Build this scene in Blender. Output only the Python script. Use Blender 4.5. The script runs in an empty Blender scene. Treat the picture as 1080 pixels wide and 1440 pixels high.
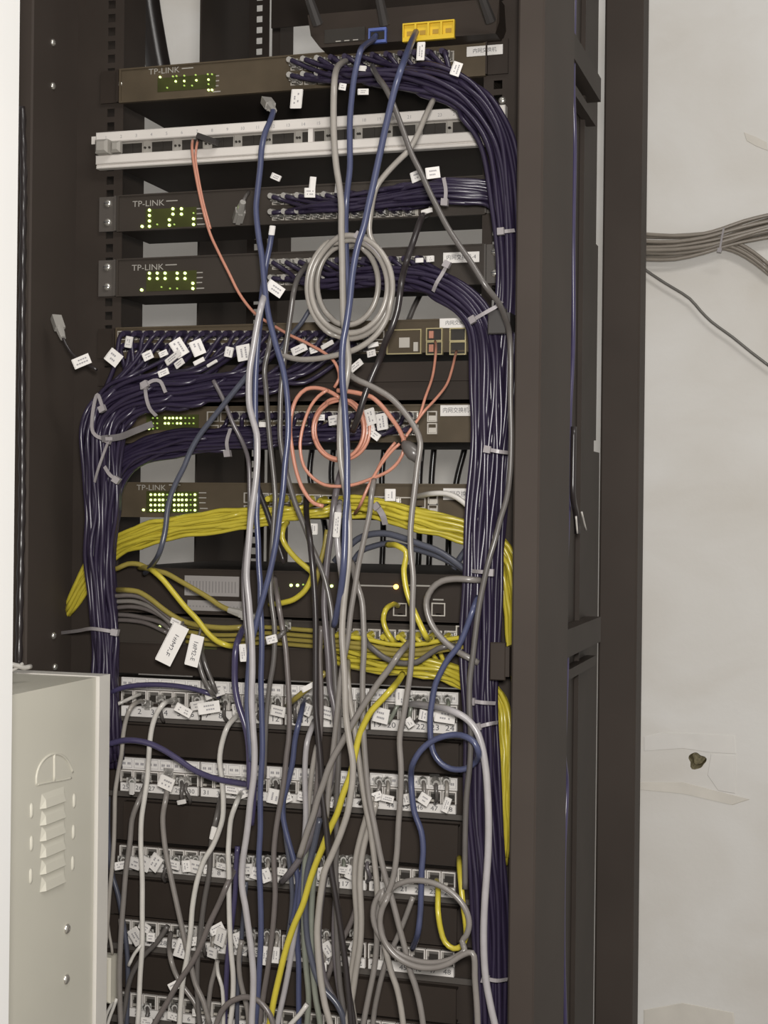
import bpy, math, random
import numpy as np
from mathutils import Vector, Matrix

random.seed(7)
rng = np.random.default_rng(7)
C = bpy.context.scene.collection

# ------------------------------------------------------------------ camera
F = 2150.0                       # focal length in pixels of the 1080 x 1440 frame
YAW = math.radians(17.07)
ROLL = math.radians(0.64)
CAM = np.array([0.606, -1.617, 1.45])
FWD = np.array([-math.sin(YAW), math.cos(YAW), 0.0])
RGT = np.array([math.cos(YAW), math.sin(YAW), 0.0])
UP = np.array([0.0, 0.0, 1.0])
cd = bpy.data.cameras.new('camera')
cam = bpy.data.objects.new('camera', cd)
C.objects.link(cam)
cd.sensor_fit = 'HORIZONTAL'
cd.sensor_width = 36.0
cd.lens = F / 1080.0 * 36.0
cd.clip_start = 0.02
_cr = RGT * math.cos(ROLL) + UP * math.sin(ROLL)
_cu = -RGT * math.sin(ROLL) + UP * math.cos(ROLL)
cam.matrix_world = Matrix(((_cr[0], _cu[0], -FWD[0], CAM[0]), (_cr[1], _cu[1], -FWD[1], CAM[1]),
                           (_cr[2], _cu[2], -FWD[2], CAM[2]), (0, 0, 0, 1)))
bpy.context.scene.camera = cam

# ------------------------------------------------------------------ world, lights, exposure
sc = bpy.context.scene
w = bpy.data.worlds.new('world')
sc.world = w
w.use_nodes = True
w.node_tree.nodes['Background'].inputs[0].default_value = (1.0, 0.975, 0.94, 1)
w.node_tree.nodes['Background'].inputs[1].default_value = 0.40
ld = bpy.data.lights.new('phone_flash', 'AREA')
ld.shape = 'DISK'
ld.size = 0.10
ld.energy = 23.0
ld.color = (1.0, 0.97, 0.925)
lamp = bpy.data.objects.new('phone_flash', ld)
C.objects.link(lamp)
lamp.location = (0.64, -1.66, 1.53)
lamp.rotation_euler = (math.radians(90), 0, YAW)
ld2 = bpy.data.lights.new('wall_fill', 'AREA')  # unseen fill light, added to even out the wall's brightness
ld2.shape = 'RECTANGLE'
ld2.size = 1.2
ld2.size_y = 0.3
ld2.energy = 16.0
ld2.color = (1.0, 0.97, 0.93)
lamp2 = bpy.data.objects.new('wall_fill', ld2)
C.objects.link(lamp2)
lamp2.location = (1.1, -1.2, 2.95)
lamp2.rotation_euler = (math.radians(25), math.radians(10), 0)
sc.view_settings.view_transform = 'Standard'
sc.view_settings.look = 'None'
sc.view_settings.gamma = 1.0
sc.view_settings.use_curve_mapping = False
sc.view_settings.exposure = 0.0


# ------------------------------------------------------------------ helpers
def P(px, py, y=0.0):
    """The point of the plane at depth y (rack front is y = 0) behind an image position."""
    a, b = (px - 540.0) / F, (720.0 - py) / F
    xs = a * math.cos(ROLL) - b * math.sin(ROLL)
    zs = a * math.sin(ROLL) + b * math.cos(ROLL)
    v = FWD + xs * RGT + zs * UP
    t = (y - CAM[1]) / v[1]
    return CAM + t * v


def PX(px, py, X):
    """The point of the plane x = X behind an image position."""
    a, b = (px - 540.0) / F, (720.0 - py) / F
    xs = a * math.cos(ROLL) - b * math.sin(ROLL)
    zs = a * math.sin(ROLL) + b * math.cos(ROLL)
    v = FWD + xs * RGT + zs * UP
    t = (X - CAM[0]) / v[0]
    return CAM + t * v


def mat(name, col, rough=0.5, spec=0.4, metal=0.0, var=0.0, scale=30.0, bump=0.0, emit=None, coat=0.0, trans=0.0):
    m = bpy.data.materials.new(name)
    m.use_nodes = True
    nt = m.node_tree
    b = nt.nodes['Principled BSDF']
    b.inputs['Base Color'].default_value = (*col, 1)
    b.inputs['Roughness'].default_value = rough
    b.inputs['Specular IOR Level'].default_value = spec
    b.inputs['Metallic'].default_value = metal
    if coat:
        b.inputs['Coat Weight'].default_value = coat
    if trans:
        b.inputs['Transmission Weight'].default_value = trans
    if emit:
        b.inputs['Emission Color'].default_value = (*emit[0], 1)
        b.inputs['Emission Strength'].default_value = emit[1]
    if var or bump:
        tc = nt.nodes.new('ShaderNodeTexCoord')
        n = nt.nodes.new('ShaderNodeTexNoise')
        n.inputs['Scale'].default_value = scale
        n.inputs['Detail'].default_value = 5
        nt.links.new(tc.outputs['Object'], n.inputs['Vector'])
        if var:
            r = nt.nodes.new('ShaderNodeValToRGB')
            r.color_ramp.elements[0].position = 0.3
            r.color_ramp.elements[1].position = 0.7
            r.color_ramp.elements[0].color = (*[c * (1 - var) for c in col], 1)
            r.color_ramp.elements[1].color = (*[min(1, c * (1 + var)) for c in col], 1)
            nt.links.new(n.outputs['Fac'], r.inputs['Fac'])
            nt.links.new(r.outputs['Color'], b.inputs['Base Color'])
        if bump:
            bp = nt.nodes.new('ShaderNodeBump')
            bp.inputs['Strength'].default_value = bump
            bp.inputs['Distance'].default_value = 0.002
            nt.links.new(n.outputs['Fac'], bp.inputs['Height'])
            nt.links.new(bp.outputs['Normal'], b.inputs['Normal'])
    return m


M = {}
M['black'] = mat('black_powder_paint', (0.033, 0.025, 0.020), 0.55, 0.18, var=0.12, scale=12)
M['post'] = mat('dark_post_paint', (0.053, 0.0425, 0.036), 0.6, 0.12, var=0.1, scale=6)
M['deep'] = mat('dark_steel', (0.037, 0.029, 0.024), 0.6, 0.15, var=0.1, scale=15)
M['face'] = mat('charcoal_face', (0.044, 0.036, 0.030), 0.5, 0.2, var=0.06, scale=20)
M['olive'] = mat('olive_brown_face', (0.082, 0.063, 0.041), 0.5, 0.2, var=0.15, scale=25)
M['ear'] = mat('grey_ear_metal', (0.080, 0.070, 0.062), 0.45, 0.4, var=0.06, scale=20)
M['white'] = mat('white_panel_paint', (0.66, 0.62, 0.58), 0.45, 0.3, var=0.04, scale=20)
M['tag'] = mat('white_tag_paper', (0.72, 0.69, 0.66), 0.6, 0.2)
M['ink'] = mat('dark_print', (0.10, 0.10, 0.11), 0.6, 0.2)
M['ink2'] = mat('grey_print', (0.30, 0.29, 0.30), 0.6, 0.2)
M['logo'] = mat('pale_print', (0.34, 0.32, 0.29), 0.6, 0.2)
M['grey'] = mat('grey_adapter_plastic', (0.32, 0.30, 0.27), 0.5, 0.3)
M['jack'] = mat('keystone_grey', (0.13, 0.12, 0.11), 0.4, 0.3)
M['hole'] = mat('socket_black', (0.030, 0.026, 0.022), 0.5, 0.3)
M['silver'] = mat('bright_screw_metal', (0.75, 0.72, 0.66), 0.25, 0.5, metal=0.85)
M['silverport'] = mat('port_shield_metal', (0.62, 0.58, 0.52), 0.35, 0.5, metal=0.5)
M['gold'] = mat('gold_cage_metal', (0.50, 0.43, 0.24), 0.35, 0.5, metal=0.5)
M['clear'] = mat('clear_plug_plastic', (0.42, 0.40, 0.37), 0.15, 0.6, trans=0.25)
M['tie'] = mat('nylon_tie', (0.30, 0.275, 0.28), 0.35, 0.5)
M['tiedark'] = mat('grey_strap', (0.10, 0.09, 0.09), 0.4, 0.4)
M['led'] = mat('green_led', (0.5, 0.8, 0.2), 0.4, 0.3, emit=((0.78, 1.0, 0.30), 2.6))
M['led2'] = mat('dim_led', (0.3, 0.4, 0.1), 0.4, 0.3, emit=((0.55, 0.85, 0.16), 0.45))
M['ledo'] = mat('orange_led', (0.9, 0.5, 0.1), 0.4, 0.3, emit=((1.0, 0.50, 0.10), 5.0))
M['led_glow'] = mat('green_led_glow', (0.048, 0.052, 0.014), 0.35, 0.4, var=0.25, scale=40)  # green LED bloom on the switch faces, painted as a dark tint
M['yellowport'] = mat('yellow_port_plastic', (0.62, 0.42, 0.03), 0.4, 0.4)
M['blueport'] = mat('blue_port_plastic', (0.10, 0.14, 0.38), 0.4, 0.4)
M['box'] = mat('pale_grey_green_enamel', (0.61, 0.585, 0.50), 0.35, 0.4, var=0.05, scale=5, bump=0.05)
M['boxflange'] = mat('pale_grey_flange', (0.68, 0.65, 0.60), 0.4, 0.4, var=0.05, scale=8)
M['sticker'] = mat('silver_rating_plate', (0.30, 0.28, 0.27), 0.4, 0.4)
M['sticker2'] = mat('rating_plate_print', (0.22, 0.205, 0.20), 0.5, 0.3)
M['ring'] = mat('black_ring_plastic', (0.040, 0.036, 0.034), 0.35, 0.5)
M['ivory'] = mat('ivory_plastic', (0.55, 0.52, 0.44), 0.4, 0.4)
CABLE = {
    'wallwire': (0.28, 0.245, 0.205), 'wallgrey': (0.15, 0.14, 0.125),
    'purple': (0.025, 0.018, 0.040), 'violet': (0.050, 0.042, 0.095), 'blue': (0.060, 0.068, 0.130), 'slate': (0.066, 0.070, 0.094),
    'navy': (0.024, 0.024, 0.042), 'dark': (0.026, 0.021, 0.021), 'grey': (0.190, 0.172, 0.158), 'dgrey': (0.102, 0.092, 0.086), 'beige': (0.29, 0.265, 0.237),
    'white': (0.50, 0.475, 0.44), 'lilac': (0.34, 0.32, 0.325), 'yellow': (0.48, 0.40, 0.042), 'dyellow': (0.25, 0.20, 0.045), 'orange': (0.50, 0.225, 0.155),
    'greygreen': (0.19, 0.20, 0.165), 'brown': (0.13, 0.112, 0.106), 'black': (0.016, 0.013, 0.012), 'mauve': (0.118, 0.104, 0.110)}
for k, v in CABLE.items():
    M['c_' + k] = mat('cable_jacket_' + k, v, 0.28, 0.55, var=0.07, scale=60)


class MB:
    """Collects boxes, prisms, tubes and rounds; build() links them as one mesh object."""

    def __init__(s):
        s.v, s.f, s.m, s.n = [], [], [], 0

    def add(s, vs, fs, mi=0):
        s.v.append(np.asarray(vs, float).reshape(-1, 3))
        for f in fs:
            s.f.append([i + s.n for i in f])
            s.m.append(mi)
        s.n += len(s.v[-1])

    def box(s, x0, x1, y0, y1, z0, z1, mi=0, ch=0.0):
        if ch <= 0:
            vs = [(x, y, z) for x in (x0, x1) for y in (y0, y1) for z in (z0, z1)]
            s.add(vs, [(0, 1, 3, 2), (4, 6, 7, 5), (0, 4, 5, 1), (2, 3, 7, 6), (0, 2, 6, 4), (1, 5, 7, 3)], mi)
        else:      # front edges chamfered (front is y0)
            vs = [(x0, y1, z0), (x1, y1, z0), (x1, y1, z1), (x0, y1, z1), (x0, y0 + ch, z0), (x1, y0 + ch, z0), (x1, y0 + ch, z1), (x0, y0 + ch, z1),
                  (x0 + ch, y0, z0 + ch), (x1 - ch, y0, z0 + ch), (x1 - ch, y0, z1 - ch), (x0 + ch, y0, z1 - ch)]
            s.add(vs, [(3, 2, 1, 0), (0, 1, 5, 4), (1, 2, 6, 5), (2, 3, 7, 6), (3, 0, 4, 7), (4, 5, 9, 8), (5, 6, 10, 9), (6, 7, 11, 10), (7, 4, 8, 11), (8, 9, 10, 11)], mi)
        return s

    def obox(s, o, ax, ay, az, hx, hy, hz, mi=0):
        o, ax, ay, az = [np.asarray(q, float) for q in (o, ax, ay, az)]
        vs = [o + i * hx * ax + j * hy * ay + k * hz * az for i in (-1, 1) for j in (-1, 1) for k in (-1, 1)]
        s.add(vs, [(0, 1, 3, 2), (4, 6, 7, 5), (0, 4, 5, 1), (2, 3, 7, 6), (0, 2, 6, 4), (1, 5, 7, 3)], mi)
        return s

    def frame(s, x0, x1, z0, z1, t, y0, y1, mi=0, tb=None, skip=''):
        tb = t if tb is None else tb
        if 'l' not in skip:
            s.box(x0, x0 + t, y0, y1, z0, z1, mi)
        if 'r' not in skip:
            s.box(x1 - t, x1, y0, y1, z0, z1, mi)
        if 't' not in skip:
            s.box(x0 + t, x1 - t, y0, y1, z1 - tb, z1, mi)
        if 'b' not in skip:
            s.box(x0 + t, x1 - t, y0, y1, z0, z0 + tb, mi)
        return s

    def disc(s, c, r, y0, y1, mi=0, n=12, dome=0.0):
        """A round whose axis is y: front at y0, with an optional dome."""
        c = np.asarray(c, float)
        a = np.linspace(0, 2 * math.pi, n, endpoint=False)
        rings = [(r, y1), (r, y0)]
        if dome:
            rings += [(r * 0.8, y0 - dome * 0.6), (r * 0.4, y0 - dome * 0.95)]
        vs, fs = [], []
        for rr, yy in rings:
            vs += [(c[0] + rr * math.cos(t), yy, c[2] + rr * math.sin(t)) for t in a]
        for k in range(len(rings) - 1):
            for i in range(n):
                j = (i + 1) % n
                fs.append((k * n + i, k * n + j, (k + 1) * n + j, (k + 1) * n + i))
        fs.append(tuple((len(rings) - 1) * n + i for i in range(n)))
        fs.append(tuple(reversed(range(n))))
        s.add(vs, fs, mi)
        return s

    def tube(s, pts, r, n=7, mi=0, cap=True):
        pts = np.asarray(pts, float)
        k = len(pts)
        rr = np.full(k, r) if np.isscalar(r) else np.asarray(r, float)
        T = np.gradient(pts, axis=0)
        T /= np.linalg.norm(T, axis=1)[:, None] + 1e-12
        ref = np.array([0, 1.0, 0]) if abs(T[0][1]) < 0.8 else np.array([1.0, 0, 0])
        a = np.linspace(0, 2 * math.pi, n, endpoint=False)
        vs = []
        u = np.cross(T[0], ref)
        for i in range(k):
            u = u - T[i] * np.dot(u, T[i])
            u /= np.linalg.norm(u) + 1e-12
            v = np.cross(T[i], u)
            vs.append(pts[i] + rr[i] * (np.cos(a)[:, None] * u + np.sin(a)[:, None] * v))
        fs = []
        for i in range(k - 1):
            for j in range(n):
                q = (j + 1) % n
                fs.append((i * n + j, i * n + q, (i + 1) * n + q, (i + 1) * n + j))
        if cap:
            fs.append(tuple(reversed(range(n))))
            fs.append(tuple((k - 1) * n + j for j in range(n)))
        s.add(np.concatenate(vs), fs, mi)
        return s

    def build(s, name, mats, parent=None, smooth=False, loc=None):
        v = np.concatenate(s.v)
        if parent is not None:
            o = np.array(parent['_o'][:])
        elif loc is not None:
            o = np.array(loc)
        else:
            o = (v.min(0) + v.max(0)) / 2
        me = bpy.data.meshes.new(name)
        me.from_pydata((v - o).tolist(), [], s.f)
        mats = mats if isinstance(mats, (list, tuple)) else [mats]
        for m in mats:
            me.materials.append(m)
        if len(mats) > 1:
            me.polygons.foreach_set('material_index', s.m)
        if smooth:
            me.polygons.foreach_set('use_smooth', [True] * len(me.polygons))
        me.update()
        ob = bpy.data.objects.new(name, me)
        C.objects.link(ob)
        if parent is None:
            ob.location = o
        else:
            ob.parent = parent
        ob['_o'] = [float(q) for q in o]
        return ob


def empty(name, loc):
    o = bpy.data.objects.new(name, None)
    o.empty_display_size = 0.02
    C.objects.link(o)
    o.location = loc
    o['_o'] = [float(q) for q in loc]
    return o


def tagit(o, label, cat, group=None):
    o['label'] = label
    o['category'] = cat
    if group:
        o['group'] = group
    return o


def inst(src, pos, parent, name=None):
    """A copy of one part placed at pos (mesh shared)."""
    c = src.copy()
    C.objects.link(c)
    c.parent = parent
    c.location = np.asarray(pos) - np.array(parent['_o'][:])
    return c


def textmesh(items, name, mt, parent, thick=0.0):
    """Flat lettering: items = (text, x, y, z, height, width_scale, angle) facing -y, centred on x, baseline z."""
    mb = MB()
    for (txt, x, y, z, h, ws, ang) in items:
        cu = bpy.data.curves.new('lettering', 'FONT')
        cu.body = txt
        cu.size = 1.0
        cu.align_x = 'CENTER'
        cu.align_y = 'CENTER'
        cu.resolution_u = 2
        ob = bpy.data.objects.new('lettering_source', cu)
        C.objects.link(ob)
        dg = bpy.context.evaluated_depsgraph_get()
        me = bpy.data.meshes.new_from_object(ob.evaluated_get(dg))
        co = np.array([v.co[:] for v in me.vertices]) if len(me.vertices) else np.zeros((0, 3))
        fs = [tuple(p.vertices) for p in me.polygons]
        C.objects.unlink(ob)
        bpy.data.objects.remove(ob)
        bpy.data.curves.remove(cu)
        bpy.data.meshes.remove(me)
        if not len(co):
            continue
        ca, sa = math.cos(ang), math.sin(ang)
        u, v = co[:, 0] * h * ws, co[:, 1] * h
        mb.add(np.stack([x + u * ca - v * sa, np.full(len(co), y), z + u * sa + v * ca], 1), fs)
    return mb.build(name, mt, parent) if mb.n else None


def spline(pts, step=0.007):
    """Centripetal Catmull-Rom through pts, resampled."""
    p = np.asarray(pts, float)
    if len(p) == 2:
        k = max(3, int(np.linalg.norm(p[1] - p[0]) / step) + 1)
        return p[0] + np.linspace(0, 1, k)[:, None] * (p[1] - p[0])
    p = np.vstack([2 * p[0] - p[1], p, 2 * p[-1] - p[-2]])
    out = []
    for i in range(1, len(p) - 2):
        p0, p1, p2, p3 = p[i - 1:i + 3]
        t0 = 0.0
        t1 = t0 + max(1e-6, np.linalg.norm(p1 - p0) ** 0.5)
        t2 = t1 + max(1e-6, np.linalg.norm(p2 - p1) ** 0.5)
        t3 = t2 + max(1e-6, np.linalg.norm(p3 - p2) ** 0.5)
        k = max(2, int(np.linalg.norm(p2 - p1) / step) + 1)
        for t in np.linspace(t1, t2, k, endpoint=False):
            a1 = (t1 - t) / (t1 - t0) * p0 + (t - t0) / (t1 - t0) * p1
            a2 = (t2 - t) / (t2 - t1) * p1 + (t - t1) / (t2 - t1) * p2
            a3 = (t3 - t) / (t3 - t2) * p2 + (t - t2) / (t3 - t2) * p3
            b1 = (t2 - t) / (t2 - t0) * a1 + (t - t0) / (t2 - t0) * a2
            b2 = (t3 - t) / (t3 - t1) * a2 + (t - t1) / (t3 - t1) * a3
            out.append((t2 - t) / (t2 - t1) * b1 + (t - t1) / (t2 - t1) * b2)
    out.append(p[-2])
    return np.array(out)


def plug(parent, at, direction, boot, size=1.0, name='plug'):
    """An RJ45 plug with its boot; direction points out of the cable's end."""
    d = np.asarray(direction, float)
    d /= np.linalg.norm(d)
    u = np.cross(d, [0, 0, 1.0])
    if np.linalg.norm(u) < 0.2:
        u = np.array([1.0, 0, 0])
    u /= np.linalg.norm(u)
    v = np.cross(u, d)
    at = np.asarray(at, float)
    mb = MB()
    mb.obox(at + d * 0.009 * size, u, d, v, 0.0055 * size, 0.010 * size, 0.0038 * size)
    mb.obox(at + d * 0.010 * size - v * 0.0052 * size, u, d, v, 0.0025 * size, 0.009 * size, 0.0008 * size)
    pl = mb.build(name, M['clear'], parent)
    mb = MB()
    mb.tube([at - d * 0.016 * size, at - d * 0.006 * size, at + d * 0.001 * size], [0.0034 * size, 0.0046 * size, 0.0052 * size], 8)
    mb.build('boot', boot, pl)
    return pl


def tag(parent, px, py, w, h, ang=0.0, d=60, rows=2, text=None, name='tag'):
    """A folded paper flag: w x h in image pixels at distance d mm in front of the rack, turned by ang degrees (clockwise)."""
    k = 0.83e-3 * (1.617 - d / 1000.0) / 1.617
    c = P(px, py, -d / 1000.0)
    a = -math.radians(ang)
    tw = random.uniform(-0.35, 0.35)
    ax = np.array([math.cos(a) * math.cos(tw), math.sin(tw), math.sin(a) * math.cos(tw)])
    az = np.array([-math.sin(a), 0, math.cos(a)])
    ay = np.cross(az, ax)
    hw, hh = w * k / 2, h * k / 2
    mb = MB()
    mb.obox(c, ax, ay, az, hw, 0.0004, hh, 0)
    mb.obox(c + ay * 0.0016 + az * hh * 0.04, ax, ay, az, hw * 0.96, 0.0004, hh * 0.94, 0)
    mb.obox(c + ay * 0.0008 - ax * hw, ax, ay, az, 0.0005, 0.0012, hh * 0.95, 0)
    if text is None and w > 8 and h > 7:
        lx, lz = (1, 0) if w >= h else (0, 1)
        n = rows
        for i in range(n):
            o = ((i + 0.5) / n - 0.5) * 1.3
            q = random.uniform(0.5, 0.75)
            m0 = 5
            for j in range(m0):
                if random.random() < 0.2:
                    continue
                e = ((j + 0.5) / m0 - 0.5) * 2 * q
                if lx:
                    mb.obox(c - ay * 0.0006 + az * hh * o + ax * hw * e, ax, ay, az, hw * q / m0 * 0.75, 0.0001, hh * 0.13, 1)
                else:
                    mb.obox(c - ay * 0.0006 + ax * hw * o + az * hh * e, ax, ay, az, hw * 0.13, 0.0001, hh * q / m0 * 0.75, 1)
    ob = mb.build(name, [M['tag'], M['ink2']], parent)
    if text:
        textmesh([(text, c[0], c[1] - 0.0009, c[2], hw * 1.0, 0.95, a - math.pi / 2)], 'lettering', M['ink'], ob)
    return ob


def cable(label, col, d, pts, r=3.1, p0=None, p1=None, tags=(), group=None, name='network_cable', cat='cable', raw=None, step=0.007):
    """One cable through image positions (px, py[, depth mm in front of the rack])."""
    w3 = [P(q[0], q[1], -(q[2] if len(q) > 2 else d) / 1000.0) for q in pts] if raw is None else raw
    if raw is None and pts[-1][1] >= 1446:      # carries on down below the picture
        w3.append(w3[-1] + np.array([random.uniform(-0.02, 0.02), 0.01, -0.30]))
    cv = spline(w3, step)
    ob = MB().tube(cv, r / 1000.0, 8).build(name, M['c_' + col], None, True, loc=cv[0])
    tagit(ob, label, cat, group)
    bm = M['c_' + col] if p0 in (None, 1) else M.get(p0, M['clear'])
    if p0:
        plug(ob, cv[0], cv[0] - cv[2], bm, 1.0)
    if p1:
        plug(ob, cv[-1], cv[-1] - cv[-3], M['c_' + col] if p1 == 1 else M.get(p1, M['clear']), 1.0)
    for t in tags:
        tag(ob, *t)
    return ob


ORD = ('first second third fourth fifth sixth seventh eighth ninth tenth eleventh twelfth thirteenth fourteenth fifteenth sixteenth seventeenth eighteenth nineteenth twentieth '
       'twenty-first twenty-second twenty-third twenty-fourth').split()


def bundle(label, group, col, path, n, r, ports=(), cat='cable', spread=None, squash=1.0, tags=(), jitter=0.0012, name='network_cable', plugs=True, seed=0, forward=0.03, join=14, tail=None, port_label=None, clear_until=0):
    """n cables along one centre path [(px, py, depth mm)]; each may start at a port (px, py)."""
    rg = np.random.default_rng(seed)
    if path[-1][1] >= 1455:
        path = list(path) + [(path[-1][0], 1820, path[-1][2])]
    cen = spline([P(q[0], q[1], -q[2] / 1000.0) for q in path], 0.012)
    pxs = np.array([Q(c)[0] for c in cen])
    T = np.gradient(cen, axis=0)
    T /= np.linalg.norm(T, axis=1)[:, None]
    N1 = np.cross(T, [0, 1.0, 0])
    N1 /= np.linalg.norm(N1, axis=1)[:, None] + 1e-9
    r = r / 1000.0
    R = r * math.sqrt(n / 0.72)
    s = np.linspace(0, 1, len(cen))
    k_spread = np.ones(len(cen)) if spread is None else np.interp(s, [q[0] for q in spread], [q[1] for q in spread])
    order = list(range(n))
    obs = []
    going_right = cen[min(20, len(cen) - 1)][0] > cen[0][0]
    for k in range(n):
        rad = R * math.sqrt((k + 0.5) / n)
        th = k * 2.399963 + seed
        off1 = rad * np.cos(th + 0.5 * s)
        off2 = rad * np.sin(th + 0.5 * s) * squash
        ph = rg.uniform(0, 6.28, 4)
        w1 = jitter * (np.sin(5 * s * 6.28 + ph[0]) + np.sin(9 * s * 6.28 + ph[1]))
        w2 = jitter * (np.sin(4 * s * 6.28 + ph[2]) + np.sin(8 * s * 6.28 + ph[3]))
        line = cen + N1 * ((off1 + w1) * k_spread)[:, None] + np.array([0, 1.0, 0]) * (off2 + w2)[:, None]
        if k < len(ports):
            pp = ports[k]
            a0 = P(pp[0], pp[1], -0.004)
            ok = np.where(pxs > min(pp[0] + join + 20, pxs.max() - 4))[0] if going_right else np.where(pxs < max(pp[0] - join - 20, pxs.min() + 12))[0]
            st = min(ok[0] if len(ok) else 0, len(line) - 6)
            body = line[st:][::2]
            dirx = 1 if going_right else -1
            fwd = forward * rg.uniform(0.8, 1.3)
            a1 = a0 + np.array([0.001 * dirx, -0.018, 0.0])
            a2 = a0 * 0.62 + body[0] * 0.38 + np.array([0, -0.2 * fwd, 0])
            pts = np.vstack([[a0 + np.array([0, -0.012, 0])], [a1 + np.array([0.002 * dirx, -0.008, -0.002])], [a2], body])
        else:
            pts = line[::2]
        if tail is not None:
            pts = np.vstack([pts, [P(q[0], q[1], -q[2] / 1000.0) + np.array([rg.uniform(-1, 1) * 0.004, 0, rg.uniform(-1, 1) * 0.006]) for q in tail]])
        cv = spline(pts, 0.011)
        ob = MB().tube(cv, r * rg.uniform(0.95, 1.05), 6).build(name, M['c_' + col], None, True, loc=cv[0])
        tagit(ob, label, cat, group)
        if k < len(ports) and plugs:
            plug(ob, cv[0], np.array([0, 1.0, 0.05]), M['clear'] if ports[k][0] < clear_until else M['c_' + col], 0.95)
        obs.append(ob)
    if port_label:
        cols = sorted({round(p[0], 1) for p in ports})
        for k in range(min(n, len(ports))):
            mates = sorted([p for p in ports if abs(p[0] - ports[k][0]) < 0.2], key=lambda p: p[1])
            row = '' if len(mates) < 2 else ('upper row, ' if mates[0] is ports[k] or mates[0] == ports[k] else 'lower row, ')
            obs[k]['label'] = '%s from %s, %s%s used port from left' % (port_label[0], port_label[1], row, ORD[cols.index(round(ports[k][0], 1))])
    for i, t in enumerate(tags):
        # the tag hangs on the cable whose curve passes nearest
        best = min(obs, key=lambda o: tag_dist(o, t))
        tag(best, *t)
    return obs


def Q(p):
    v = np.asarray(p) - CAM
    zc = v @ FWD
    return 540 + F * (v @ _cr) / zc, 720 - F * (v @ _cu) / zc


def tag_dist(o, t):
    c = P(t[0], t[1], -(t[5] if len(t) > 5 else 60) / 1000.0) - np.array(o['_o'][:])
    vs = o.data.vertices
    dd = min((vs[i].co - Vector(c)).length for i in range(0, len(vs), 6))
    return dd + 0.02 * sum(1 for ch in o.children if ch.name.startswith('tag'))


def ztie(label, pts, d, w=1.9, head=None, name='cable_tie', m='tie'):
    """A nylon tie: a thin strap through image positions with a square head."""
    cv = spline([P(q[0], q[1], -(q[2] if len(q) > 2 else d) / 1000.0) for q in pts], 0.004)
    T = np.gradient(cv, axis=0)
    T /= np.linalg.norm(T, axis=1)[:, None]
    mb = MB()
    V = np.cross(T, [0, 1.0, 0])
    V /= np.linalg.norm(V, axis=1)[:, None] + 1e-9
    hw, th = w / 1000.0, 0.0006
    rows = []
    for i in range(len(cv)):
        for a, b in ((-1, -1), (1, -1), (1, 1), (-1, 1)):
            rows.append(cv[i] + V[i] * a * hw + np.array([0, b * th, 0]))
    fs = [(0, 1, 2, 3), tuple(4 * (len(cv) - 1) + q for q in (3, 2, 1, 0))]
    for i in range(len(cv) - 1):
        for j in range(4):
            q = (j + 1) % 4
            fs.append((4 * i + j, 4 * (i + 1) + j, 4 * (i + 1) + q, 4 * i + q))
    mb.add(rows, fs)
    ob = mb.build(name, M[m], None, loc=cv[0])
    tagit(ob, label, 'cable tie')
    hp = cv[0] if head != 'end' else cv[-1]
    ht = T[0] if head != 'end' else T[-1]
    hv = V[0] if head != 'end' else V[-1]
    MB().obox(hp + np.array([0, -0.002, 0]), ht, [0, 1, 0], hv, 0.0036, 0.0028, 0.0036).build('head', M[m], ob)
    return ob


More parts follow.
